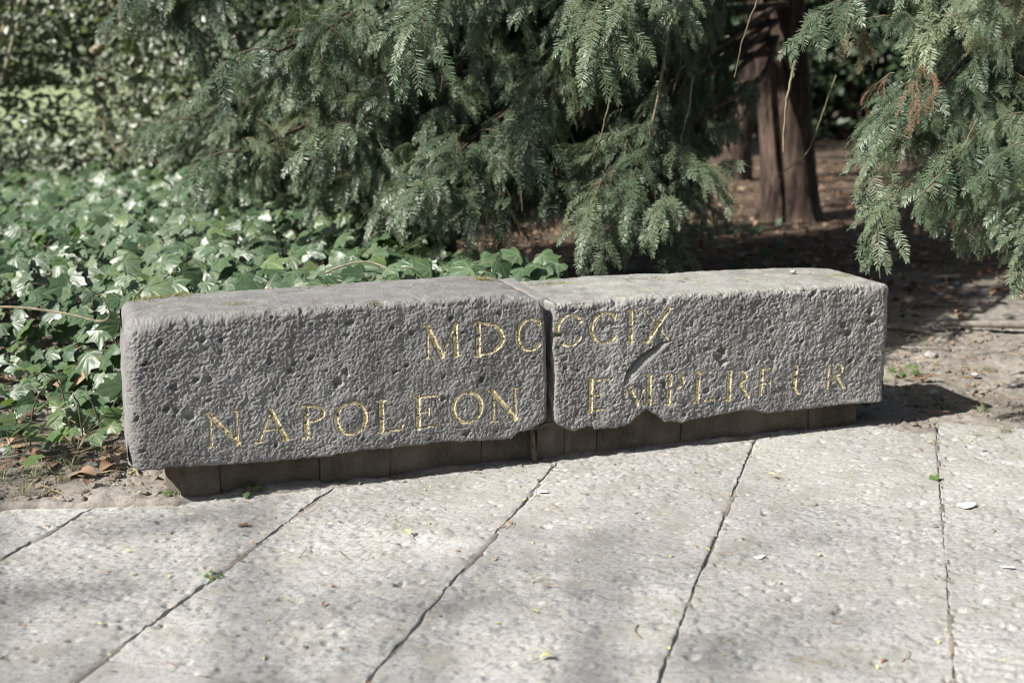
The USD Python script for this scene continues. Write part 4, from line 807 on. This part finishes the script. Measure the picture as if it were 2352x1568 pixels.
st = cat([(petiole(1.0, 7)[0] @ frame_quat(q[1], q[2])[1] * q[3] + q[0], petiole(1.0, 7)[1]) for q in spots[:300]])
tag(obj('stalks', st, M['pale_twig'], ivy, smooth=True), kind='stuff')
rest = spots[300:]
scatter('foliage', ivy, IVY, [q[0] for q in rest], [frame_quat(q[1], q[2])[0] for q in rest], [q[3] for q in rest], [q[4] for q in rest])

# ------------------------------------------------------------------ shrubs and far trees
def leaf_blob(name, m, n, size, seed, R=0.5):
    """a spray of separate pointed leaves spread through a small volume"""
    rng = np.random.default_rng(seed); parts = []
    for _ in range(n):
        p = rng.normal(0, R * .45, 3); a = rng.uniform(0, 2 * PI); nr = unit(np.array([rng.normal(-.25, .4), rng.normal(-.6, .4), .55])); tp = np.array([math.cos(a), math.sin(a), -.3])
        Rm = frame_quat(nr, tp)[1]; s = size * rng.uniform(.7, 1.2)
        v = np.array([(0, 0, 0), (-.32, .4, .05), (0, .45, -.04), (.32, .4, .05), (0, 1, -.08)]) * s
        parts.append((v @ Rm + p, np.array([[0, 2, 1], [0, 3, 2], [1, 2, 4], [2, 3, 4]])))
    stage.CreateClassPrim('/World/Looks/' + name); usdkit.mesh(stage, f'/World/Looks/{name}/leaves', cat(parts), m)
    return '/World/Looks/' + name
SHR = [leaf_blob(f'shrub_spray_{i}', M['shrub_leaf'], 36, .060, 400 + i, .30) for i in range(4)]
DRK = [leaf_blob(f'dark_spray_{i}', M['dark_leaf'], 60, .14, 420 + i, .7) for i in range(3)]
BRT = [leaf_blob(f'bright_spray_{i}', M['bright_leaf'], 60, .10, 430 + i, .5) for i in range(2)]
def shrub(name, label, stems, lobes, classes, seed, catg='shrub', sc=(.8, 1.3), bark='shrub_bark', holes=()):
    t = thing(name, label, catg); rng = np.random.default_rng(seed)
    for pts, r in stems: obj('stem', tube(spline(pts, 24), r, 8), M[bark], t, smooth=True)
    pos, qs, ss, ix = [], [], [], []
    for c, rad, n in lobes:
        for _ in range(n):
            d = rng.normal(size=3); d /= np.linalg.norm(d); p = np.array(c) + d * np.array(rad) * rng.uniform(0, 1) ** (1 / 2.2)
            if p[2] < .08 or any(np.linalg.norm((p - np.array(h[0])) / np.array(h[1])) < 1 and rng.uniform() < h[2] for h in holes): continue
            pos.append(p); qs.append(quat(rng.normal(0, .5), rng.normal(0, .3), rng.normal(0, .3))); ss.append(rng.uniform(*sc)); ix.append(int(rng.integers(len(classes))))
    scatter('crown', t, classes, pos, qs, ss, ix); return t
shrub('ivy_shrub', 'sunlit glossy leaved shrub at the far left with lawn showing through', [
    ([(-2.55, 9.2, .1), (-2.85, 9.1, .45), (-3.0, 9.2, .9), (-2.75, 9.2, 1.7)], [.06, .035]), ([(-2.35, 9.0, .1), (-2.7, 9.1, .55), (-2.95, 9.1, 1.0)], [.05, .02]), ([(-3.9, 9.1, .1), (-3.75, 9, .8), (-3.4, 8.9, 1.6)], [.02, .01]),
    ([(-3.55, 8.8, .9), (-3.3, 8.8, 1.5), (-2.95, 8.8, 1.9)], [.012, .008]), ([(-2.9, 8.8, 1.1), (-2.72, 8.9, 1.3), (-2.65, 8.9, 1.8)], [.03, .025])],
    [((-3.2, 9.4, 1.5), (1.5, .8, .75), 360), ((-2.3, 8.9, .75), (.7, .6, .6), 120), ((-3.5, 9.2, .35), (1.2, .5, .3), 80), ((-4.6, 9.6, 1.2), (.9, .8, 1.0), 120)], SHR, 61,
    holes=[((-3.2, 9.2, .76), (.55, 1.7, .2), .72)])
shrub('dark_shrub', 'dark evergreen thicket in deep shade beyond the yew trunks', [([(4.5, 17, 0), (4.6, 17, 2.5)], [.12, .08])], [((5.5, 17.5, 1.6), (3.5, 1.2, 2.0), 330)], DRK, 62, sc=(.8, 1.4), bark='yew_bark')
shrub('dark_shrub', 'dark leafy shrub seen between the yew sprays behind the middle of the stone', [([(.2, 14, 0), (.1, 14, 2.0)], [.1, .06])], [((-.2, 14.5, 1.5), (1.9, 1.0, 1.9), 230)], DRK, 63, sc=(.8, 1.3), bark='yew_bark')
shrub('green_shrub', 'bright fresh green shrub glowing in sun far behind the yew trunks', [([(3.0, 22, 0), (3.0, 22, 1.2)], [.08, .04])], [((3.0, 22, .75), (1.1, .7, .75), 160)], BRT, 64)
rng = np.random.default_rng(65); pos, qs, ss, ix = [], [], [], []
for k in range(26):
    x0 = -40 + k * 3.2 + rng.normal(0, 1); y0 = 52 + rng.uniform(-5, 8) ; h0 = rng.uniform(8, 13)
    for _ in range(110):
        d = rng.normal(size=3); d /= np.linalg.norm(d); pos.append(np.array([x0, y0, h0 * .5]) + d * [2.6, 2.6, h0 * .5] * rng.uniform(.3, 1) ** .5); qs.append(quat(rng.uniform(0, 6.28))); ss.append(rng.uniform(2.5, 4.2)); ix.append(int(rng.integers(3)))
for k in range(34):
    a = math.radians(152 + 7 * k + rng.normal(0, 2)); r = rng.uniform(20, 26); x0, y0, h0 = r * math.cos(a), r * math.sin(a), rng.uniform(8, 10.5)
    for _ in range(70):
        d = rng.normal(size=3); d /= np.linalg.norm(d); pos.append(np.array([x0, y0, h0 * .5]) + d * [2.4, 2.4, h0 * .5] * rng.uniform(.3, 1) ** .5); qs.append(quat(rng.uniform(0, 6.28))); ss.append(rng.uniform(2.5, 4.2)); ix.append(int(rng.integers(3)))
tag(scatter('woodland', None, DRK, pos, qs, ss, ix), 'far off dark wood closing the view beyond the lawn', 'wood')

# ------------------------------------------------------------------ the park around: tree whose thin crown dapples the paving
lime = thing('lime_tree', 'tall thin leaved tree whose light crown dapples the paving', 'tree')
obj('trunk', bark_tube([(-9.2, -7.4, 0), (-9.0, -7.2, 2.5), (-8.8, -7.0, 5.5), (-8.6, -6.8, 9.5)], [.26, .2, .15, .06], 71, foot=.2), M['shrub_bark'], lime, smooth=True)
TSP = [leaf_blob(f'lime_spray_{i}', M['bright_leaf'], 44, .075, 440 + i, .42) for i in range(3)]
rng = np.random.default_rng(72); pos, qs, ss, ix = [], [], [], []
SH = [(-1.05, 2.45, 12.0, 5), (-.80, 2.15, 12.4, 5), (-1.35, 3.15, 12.0, 5), (-.55, 1.95, 12.6, 3), (-.15, 2.32, 12.3, 6), (.15, 2.22, 12.0, 6), (.38, 2.12, 12.5, 3), (-.3, 1.98, 12.8, 3), (-1.75, 3.9, 12.0, 3), (.2, 2.6, 12.6, 1), (-1.2, 2.75, 11.8, 3), (-.1, 1.7, 12, 3), (-.62, 2.9, 12.0, 1)]
for k, (x, y, dist, n, *zz_) in enumerate(SH):
    c = np.array([x, y, zz_[0] if zz_ else 0]) + SUN * dist
    obj('limb', tube(spline([(-8.75, -6.95, 5.2 + .3 * (k % 6)), (c + [-8.7, -6.9, 7.4]) / 2 + [0, 0, .3], c], 14), [.05, .012], 6), M['shrub_bark'], lime, smooth=True)
    for _ in range(n):
        pos.append(c + rng.normal(0, 1, 3) * [.24, .24, .16]); qs.append(quat(rng.uniform(0, 6.28))); ss.append(rng.uniform(.35, .6)); ix.append(int(rng.integers(3)))
for _ in range(130):
    d = rng.normal(size=3); d /= np.linalg.norm(d); p = np.array([-10.2, -8.0, 9.0]) + d * [1.8, 1.6, 1.8] * rng.uniform(.3, 1) ** .5
    pos.append(p); qs.append(quat(rng.uniform(0, 6.28))); ss.append(rng.uniform(.8, 1.3)); ix.append(int(rng.integers(3)))
scatter('crown', lime, TSP, pos, qs, ss, ix)

# ------------------------------------------------------------------ bare twigs of the yews, runners of the ivy
yew0 = stage.GetPrimAtPath('/World/yew_tree'); yew1 = stage.GetPrimAtPath('/World/yew_tree_001')
def twig(parent, pts, r, m='twig_bark', name='twig', n=30, seed=0, wob=0.004):
    c = spline(pts, n); rg = np.random.default_rng(seed + len(pts)); c[1:-1] += np.cumsum(rg.normal(0, wob / 3, (n - 2, 3)), axis=0) * np.sin(np.linspace(0, PI, n - 2))[:, None]
    return obj(name, tube(c, r, 6), M[m], parent, smooth=True)
twig(yew0, [(-.26, 4.1, 1.30), (-.236, 3.9, 1.115), (-.214, 3.9, 1.04), (-.22, 3.9, .958)], [.004, .0025], 'pale_twig')
twig(yew0, [(.56, 4.3, 1.36), (.513, 4.2, 1.161), (.47, 4.2, .894), (.422, 4.2, .751)], [.006, .003], 'pale_twig')
twig(yew0, [(.62, 4.35, 1.0), (.593, 4.3, .847), (.575, 4.3, .729)], [.004, .002], 'pale_twig')
twig(yew0, [(.05, 4.2, .95), (.03, 4.15, .75), (.035, 4.15, .56)], [.003, .0018])
twig(yew1, [(.875, 3.93, 1.05), (.855, 3.9, .998), (.838, 3.9, .90), (.846, 3.9, .772)], [.0045, .0028], 'pale_twig')
twig(yew1, [(1.15, 4.5, 1.0), (1.096, 4.5, .837), (1.05, 4.5, .73), (.95, 4.5, .636)], [.003, .0015])
twig(yew1, [(1.096, 3.71, .63), (1.093, 3.7, .58), (1.10, 3.7, .48), (1.113, 3.7, .408)], [.003, .0018])
twig(yew1, [(1.22, 3.3, .90), (1.14, 3.2, .822), (1.057, 3.2, .733), (1.04, 3.2, .70)], [.0032, .0018])
for k, (x, y, z0, z1) in enumerate(((.72, 3.9, 1.35, 1.0), (.30, 4.1, 1.05, .72), (1.30, 3.5, 1.3, 1.02), (.62, 4.6, 1.3, .92), (-.55, 4.3, 1.1, .86), (1.5, 3.3, 1.1, .85))):
    twig((yew0, yew0, yew1, yew0, yew0, yew1)[k], [(x + .05, y, z0), (x, y - .03, (z0 + z1) / 2), (x - .04, y - .02, z1)], [.0035, .0018], seed=k)
twig(ivy, [(-1.75, 3.4, .36), (-1.387, 3.3, .400), (-1.205, 3.25, .392), (-1.09, 3.2, .375), (-1.06, 3.2, .40), (-1.075, 3.2, .45)], [.0045, .002], 'pale_twig', 'runner')
twig(ivy, [(-.68, 3.62, .36), (-.60, 3.6, .415), (-.50, 3.57, .465), (-.41, 3.54, .478), (-.34, 3.5, .455), (-.29, 3.46, .40)], [.004, .0025], 'pale_twig', 'runner')
for k in range(16):
    s, d = float(rng.uniform(-.75, -.14)) if k < 8 else float(rng.uniform(-.3, .8)), float(rng.uniform(.3, .8)) if k < 8 else float(rng.uniform(.33, .5))
    a = W(s, d, 0); z = float(ground_z(a[0], a[1])); h = rng.uniform(-.6, .6, 2)
    twig(ivy, [a + [0, 0, z], a + [h[0] * .1, -.03, z + .14], a + [h[0] * .25, h[1] * .12 - .05, z + rng.uniform(.12, .26)]], [.003, .0015], 'pale_twig' if k % 2 else 'twig_bark', 'runner', 14, k)

# ------------------------------------------------------------------ litter, crumbs, tufts
def bit(name, m, pts, faces):
    stage.CreateClassPrim('/World/Looks/' + name); usdkit.mesh(stage, f'/World/Looks/{name}/bit', (np.array(pts, float), np.array(faces)), m, True); return '/World/Looks/' + name
def blade(L, w, curl, fold=.2):
    t = np.linspace(0, 1, 5); wd = np.sin(np.clip(t * .92 + .08, 0, 1) * PI) ** .7 * w / 2
    v = np.vstack([np.column_stack([-wd, t * L, curl * t * (1 - t) * 4 + fold * wd]), np.column_stack([wd * 0, t * L, curl * t * (1 - t) * 4]), np.column_stack([wd, t * L, curl * t * (1 - t) * 4 + fold * wd])])
    f = [];
    for i in range(4):
        for o in (0, 5): f += [(o + i, o + 5 + i, o + 6 + i), (o + i, o + 6 + i, o + 1 + i)]
    return v, np.array(f)
BITS = [bit('bud_scale', M['litter_bits'], *blade(.011, .0048, .0014, .5)), bit('fallen_needle', M['litter_bits'], *blade(.020, .0022, .0015)), bit('petal', M['pale_pod'], *blade(.011, .0055, .002)), bit('straw', M['litter_bits'], *tube(spline([(0, 0, 0), (.012, .02, .004), (.01, .045, .001)], 6), [.0009, .0006], 4))]
pos, qs, ss, ix = [], [], [], []
def lay(x, y, z, k, sc):
    pos.append((x, y, z)); qs.append(quat(rng.uniform(0, 6.28), rng.normal(0, .2), rng.normal(0, .2))); ss.append(sc); ix.append(k)
for _ in range(430):
    x, y = rng.uniform(-1.5, 1.7), rng.uniform(1.8, 3.75)
    if not on_paving(x, y, -.01): continue
    lay(x, y, float(slab_surface(np.array([x]), np.array([y]))[0][0]) + .0015, int(rng.choice(4, p=[.5, .2, .17, .13])), rng.uniform(.6, 1.5))
for c in (-1.309, -.823, -.341, .152):
    for _ in range(16):
        t = rng.uniform(1.5, float(border(c)) - .05); n = c + rng.normal(0, .008); lay(n * PN[0] + t * PT[0], n * PN[1] + t * PT[1], .001, int(rng.choice(4, p=[.55, .2, .15, .1])), rng.uniform(.7, 1.5))
for _ in range(70):
    s, d = rng.uniform(-.08, 1.95), rng.uniform(-.02, .24); p = W(s, d, np.interp(s, [0, .9, .97, 2], [.4715, .466, .4385, .432])); lay(*p, int(rng.choice(4, p=[.3, .4, .1, .2])), rng.uniform(.5, 1.2))
for _ in range(900):
    left_ = rng.uniform() < .4
    s, d = (rng.uniform(-1.1, -.1), rng.uniform(-.05, .9)) if left_ else (rng.uniform(1.5, 3.1), rng.uniform(.05, 1.6))
    p = W(s, d, 0)
    if on_paving(p[0], p[1], .02): continue
    lay(p[0], p[1], float(ground_z(p[0], p[1])) + .006, int(rng.choice(4, p=[.3, .25, .08, .37])), rng.uniform(.8, 2.0))
tag(scatter('fallen_bits', None, BITS, pos, qs, ss, ix), 'small rust and straw coloured scales and needles strewn over paving, stone and soil', 'plant litter')

DL = [bit(f'dry_leaf_{i}', M['dead_leaf'], *blade(.055 + .012 * i, .034, .012 * (1 - i), .35 - .3 * i)) for i in range(3)] + [bit('dry_twig', M['twig_bark'], *tube(spline([(0, 0, 0), (.03, .08, .006), (.02, .19, .002)], 8), [.0022, .0012], 4))]
pos, qs, ss, ix = [], [], [], []
for _ in range(11000):
    x, y = rng.uniform(-.6, 4.6), 3.6 + 9.5 * rng.uniform(0, 1) ** 1.3
    s, d = sd(np.array(x), np.array(y))
    if d < .42 + .9 * smoothstep(1.6, 2.3, s) * rng.uniform(.5, 1.3) or s < .75 - .1 * (y - 4): continue
    lay(x, y, float(ground_z(x, y)) + .012, int(rng.choice(4, p=[.34, .28, .18, .2])), rng.uniform(.4, 1.15))
for _ in range(340):
    s, d = rng.uniform(-1.2, -.1), rng.uniform(.15, 1.2); p = W(s, d, 0); lay(p[0], p[1], float(ground_z(p[0], p[1])) + .012, int(rng.choice(4, p=[.3, .25, .15, .3])), rng.uniform(.5, 1.0))
tag(scatter('leaf_litter', None, DL, pos, qs, ss, ix), 'carpet of brown dead leaves and twigs on the shaded soil under the yews', 'leaf litter')

def pebble_mesh(seed, r=1.0):
    m = trimesh.creation.icosphere(2, 1.0); v = np.array(m.vertices); v = v * (1 + .35 * nz(v, 1.3, seed, 2))[:, None] * [1, .8, .6] * r; return v, m.faces
CR = [bit(f'crumb_{i}', M['soil_crumb'] if 'soil_crumb' in M else plain('soil_crumb', (.10, .082, .066), (.23, .2, .168), 60, .95, .15, .5), *pebble_mesh(500 + i)) for i in range(3)]
pos, qs, ss, ix = [], [], [], []
for _ in range(3600):
    left_ = rng.uniform() < .36
    s, d = (rng.uniform(-1.0, 0), rng.uniform(-.12, .55)) if left_ else (rng.uniform(1.75, 3.2), rng.uniform(-.1, 1.7))
    p = W(s, d, 0)
    if on_paving(p[0], p[1], .0): continue
    lay(p[0], p[1], float(ground_z(p[0], p[1])) + .001, int(rng.integers(3)), .0022 + rng.gamma(1.6, .0024))
for _ in range(420):
    s = rng.uniform(0, 1.95); d = -abs(rng.normal(0, .012)) + .004; p = W(s, d, 0); lay(p[0], p[1], .002, int(rng.integers(3)), rng.uniform(.001, .0045))
tag(scatter('soil_crumbs', None, CR, pos, qs, ss, ix), 'loose crumbs of grey brown earth on the bare soil beside the stone', 'soil crumbs')

def tuft(n, L, spread, seed, w=.0022):
    rg = np.random.default_rng(seed); parts = []
    for _ in range(n):
        a = rg.uniform(0, 2 * PI); l = L * rg.uniform(.5, 1.2); o = np.array([rg.normal(0, .012), rg.normal(0, .012), 0]); dr = np.array([math.cos(a), math.sin(a), 0])
        t = np.linspace(0, 1, 6)[:, None]; c = o + dr * t ** 1.5 * l * spread + np.array([0, 0, 1]) * (t - .55 * t ** 2 * spread) * l; sdv = np.cross(dr, [0, 0, 1]) * w / 2 * (1 - t ** 2 * .9)
        parts.append((np.vstack([c - sdv, c + sdv]), np.array([(i, i + 6, i + 7) for i in range(5)] + [(i, i + 7, i + 1) for i in range(5)])))
    return cat(parts)
TF = [bit(f'tuft_{i}', M['grass_blade'], *tuft(26, .075, [.9, 1.3, .6][i], 600 + i)) for i in range(3)]
pos, qs, ss, ix = [], [], [], []
for _ in range(42):
    s, d = rng.uniform(-.75, -.12), rng.uniform(.12, .5); p = W(s, d, 0); lay(p[0], p[1], float(ground_z(p[0], p[1])), int(rng.integers(3)), rng.uniform(.5, 1.0))
for x, y in ((1.40, 3.43), (1.44, 3.46), (1.52, 3.6), (1.40, 3.72), (1.45, 3.7), (1.33, 3.95), (1.28, 4.1), (1.34, 4.22), (1.5, 4.3), (1.42, 4.15), (1.6, 4.6), (1.55, 4.9), (1.7, 4.2), (1.85, 3.9)):
    for _ in range(2): lay(x + rng.normal(0, .03), y + rng.normal(0, .03), float(ground_z(x, y)), int(rng.integers(3)), rng.uniform(.35, .75))
for q in qs: pass
tag(scatter('dry_grass', None, TF, pos, qs, ss, ix), 'thin wisps of dry grass on the soil at both ends of the stone', 'grass')

def sprout(name, label, p, n, L, leaf, m, seed, c='weed', group=None):
    t = thing(name, label, c, group, p); rg = np.random.default_rng(seed)
    for k in range(n):
        a = rg.uniform(0, 2 * PI); h = L * rg.uniform(.5, 1.1); e = np.array([math.cos(a) * h * .8, math.sin(a) * h * .8, h * .6])
        obj('stem', tube(spline([(0, 0, 0), e * [.4, .4, .7], e], 6), [.0012, .0008], 4), M['grass_blade'], t, smooth=True)
        V, F, vein = ivy_leaf(seed * 10 + k, 1.0, .2); nr = np.array([rg.normal(-.1, .3), rg.normal(-.4, .3), .9])
        obj('leaf', (V @ frame_quat(nr, np.array([math.cos(a), math.sin(a), -.1]))[1] * leaf * rg.uniform(.7, 1.1) + e, F), M[m], t, smooth=True, prim={'vein': vein})
    return t
sprout('weed', 'small round leaved weed in the shadow behind the right end of the stone', (1.33, 4.10, .0), 9, .045, .024, 'ivy_leaf_young', 81)
sprout('weed', 'tiny green weed growing in the long paving joint at the left', (-.623, 2.417, -.004), 6, .016, .012, 'ivy_leaf_young', 82)
sprout('weed', 'little sprout on the pale dust at the left foot of the plinth', (-.82, 2.885, .0), 6, .03, .018, 'ivy_leaf_young', 83)
sprout('weed', 'two leaved seedling on the paving joint at the right', (1.089, 3.046, .002), 2, .018, .022, 'ivy_leaf_young', 84)
sprout('weed', 'weed tuft in the shade against the front of the plinth near its left end', tuple(W(.15, -.012, 0)), 5, .03, .02, 'ivy_leaf_young', 85)
sprout('bramble', 'fresh light green leafy shoots beside the left end of the stone', tuple(W(-.24, .42, .02)), 22, .17, .048, 'ivy_leaf_young', 86, 'shoots')

def flake(name, label, c, p, size, m, seed, yaw=0.0, tilt=.12, group=None):
    rg = np.random.default_rng(seed); n = 11; a = np.arange(n) / n * 2 * PI; r = 1 + rg.normal(0, .22, n)
    top = np.column_stack([np.cos(a) * r * size[0], np.sin(a) * r * size[1], rg.normal(0, .08, n) * size[1] + tilt * np.cos(a) * size[0]]); th = .0009
    v = np.vstack([top, top - [0, 0, th], [[0, 0, .12 * size[1]], [0, 0, .12 * size[1] - th]]]); j = np.arange(n); j2 = (j + 1) % n
    f = np.vstack([np.stack([j, j2, 0 * j + 2 * n], -1), np.stack([j2 + n, j + n, 0 * j + 2 * n + 1], -1), np.stack([j, j + n, j2 + n], -1), np.stack([j, j2 + n, j2], -1)])
    c_, s_ = math.cos(yaw), math.sin(yaw); v = v @ np.array([[c_, s_, 0], [-s_, c_, 0], [0, 0, 1]]) + np.array(p)
    return tag(obj(name, (v, f), M[m]), label, c, group)
flake('paper_scrap', 'white scrap lying on the sunlit paving at the right', 'paper scrap', (1.096, 2.831, .008), (.021, .017), 'white_paper', 1, .2)
flake('paper_scrap', 'small white crumb on the paving below the middle of the right half', 'paper scrap', (.536, 2.515, .006), (.010, .008), 'white_paper', 2, .5)
flake('paper_scrap', 'white fleck on the paving under the middle of the stone', 'paper scrap', (.075, 2.93, .006), (.013, .006), 'white_paper', 3, .3)
flake('paper_scrap', 'white streak of paper at the right edge of the paving', 'paper scrap', (1.05, 2.46, .006), (.016, .004), 'white_paper', 4, -.5)
def pod(label, p, yaw, L=.03, n=2, m='pale_pod'):
    t = thing('seed_pod', label, 'seed pod', None, p)
    for k in range(n):
        a = yaw + (k - .5) * .5; c, s_ = math.cos(a), math.sin(a); V, F = blade(L, .008, .006, .5); V = V @ np.array([[c, s_, 0], [-s_, c, 0], [0, 0, 1]]) + [0, 0, .004]
        obj('wing', (V, F), M[m], t, smooth=True)
    obj('stalk', tube(np.array([(0, 0, .004), (-math.sin(yaw + PI) * .02, -.012, .003)]), [.0012, .0008], 4), M['pale_twig'], t)
pod('pale green forked pod on the paving at the bottom edge', (.05, 2.042, .004), -1.3, .028)
pod('upright yellow green pod on the second slab row left of the middle', (-.232, 2.635, .004), .3, .032)
pod('crumpled yellow pod on the paving below the worn letters', (.677, 3.039, .004), .8, .022)
flake('dry_leaf', 'large brown dead leaf among the ivy at the left edge', 'dry leaf', (-1.66, 4.45, .19), (.06, .045), 'dry_brown' if 'dry_brown' in M else 'dead_leaf', 11, .4, .4)
flake('dry_leaf', 'curled brown leaf hanging below the ivy left of the stone', 'dry leaf', (-1.32, 3.62, .12), (.05, .04), 'dead_leaf', 12, 1.2, .6)
flake('dry_leaf', 'flat greyish brown leaf on the soil at the far left', 'dry leaf', (-1.36, 3.27, .02), (.05, .03), 'dead_leaf', 13, .2, .1)
flake('dry_leaf', 'dark leaf on the sunlit soil right of the stone', 'dry leaf', (1.40, 4.06, .012), (.03, .012), 'dead_leaf', 14, -.2, .3)
flake('dry_leaf', 'rust coloured leaf lying on the slab near the left foot of the plinth', 'dry leaf', (-.62, 2.70, .008), (.012, .006), 'dead_leaf', 15, .5, .3)
def stick(label, pts, r, m='grey_stick', c='stick', seed=0):
    return tag(obj('stick', tube(spline(pts, 24) + np.random.default_rng(seed).normal(0, .0012, (24, 3)), r, 8), M[m], smooth=True), label, c)
stick('thick grey stick lying on the soil at the right edge', [(1.72, 4.88, .02), (1.86, 4.83, .03), (2.05, 4.80, .03), (2.5, 4.72, .02)], [.008, .017, .015])
stick('short dark stick on the soil close behind the right end of the stone', [(1.50, 4.83, .012), (1.56, 4.81, .018), (1.64, 4.75, .012)], [.006, .011, .005], seed=1)
stick('thin broken stick on the sunlit soil between the stone and the thick stick', [(1.45, 4.5, .01), (1.53, 4.47, .015), (1.62, 4.46, .012)], [.004, .006, .003], seed=2)
stick('long thin dry twig lying on the soil at the far left', [(-1.75, 2.98, .012), (-1.4, 3.1, .025), (-1.1, 3.28, .03), (-.95, 3.42, .03)], [.004, .0045, .002], seed=3)
stick('pale twig end leaning on the soil at the left corner of the stone', [(-1.0, 3.25, .06), (-.985, 3.1, .025), (-.945, 3.0, .008)], [.003, .005, .004], 'pale_twig', seed=4)
stick('curved pale twig on the grassy soil left of the stone', [(-1.35, 3.2, .02), (-1.2, 3.14, .03), (-1.08, 3.2, .05), (-1.05, 3.3, .06)], [.003, .0035, .002], 'pale_twig', seed=5)
stick('splinter of dead wood standing under the crack of the stone', [W(.916, -.010, .0), W(.914, -.006, .05), W(.908, -.004, .115)], [.009, .007, .004], 'twig_bark', 'wood splinter', 6)
stick('flat sliver of dead wood lying across the foot of the crack', [W(.88, -.018, .098), W(.925, -.03, .105), W(.965, -.022, .112)], [.003, .006, .003], 'twig_bark', 'wood splinter', 7)
for k, (lab, p, r) in enumerate((('grey pebble at the tip of the shadow of the stone', (1.36, 3.87, .008), .017), ('flat pebble on the soil right of the weed', (1.52, 4.38, .01), .024), ('dark pebble sitting on top of the right half of the stone', tuple(W(1.796, .159, .441)), .009), ('pale pebble on the soil near the pebble with the flat top', (1.58, 4.1, .008), .013), ('white pebble on the soil left of the plinth', (-1.0, 2.98, .006), .010))):
    v, f = pebble_mesh(520 + k, r); tag(obj('pebble', (v + np.array(p), f), M['pebble'], smooth=True), lab, 'pebble')
# moss cushions on the stone
MT = bit('moss_piece', M['moss_tuft'], *tuft(40, .006, .7, 610, .0016))
for st_, spots_ in ((stones[0], ((-.03, .205, .05, 40), (.03, .22, .05, 26), (.83, .215, .04, 50), (.40, .22, .03, 26), (.48, -.03, .012, 12), (.15, .05, .03, 14))), (stones[1], ((1.05, .24, .04, 30), (1.35, .19, .08, 36), (1.6, .12, .1, 34), (1.25, .03, .06, 16), (1.9, .1, .05, 16)))):
    pos, qs, ss, ix = [], [], [], []
    for s0, d0_, r, n in spots_:
        for _ in range(max(6, n // 2)):
            s, d = s0 + rng.normal(0, r * .6), d0_ + rng.normal(0, r * .25); z = np.interp(s, [-.2, -.118, -.09, 0, .9, .93, .97, 2], [.40, .445, .463, .470, .463, .455, .4365, .430]); lay(*W(s, min(d, .23), z), 0, rng.uniform(.5, 1.2))
    scatter('moss', st_, [MT], pos, qs, ss, ix)
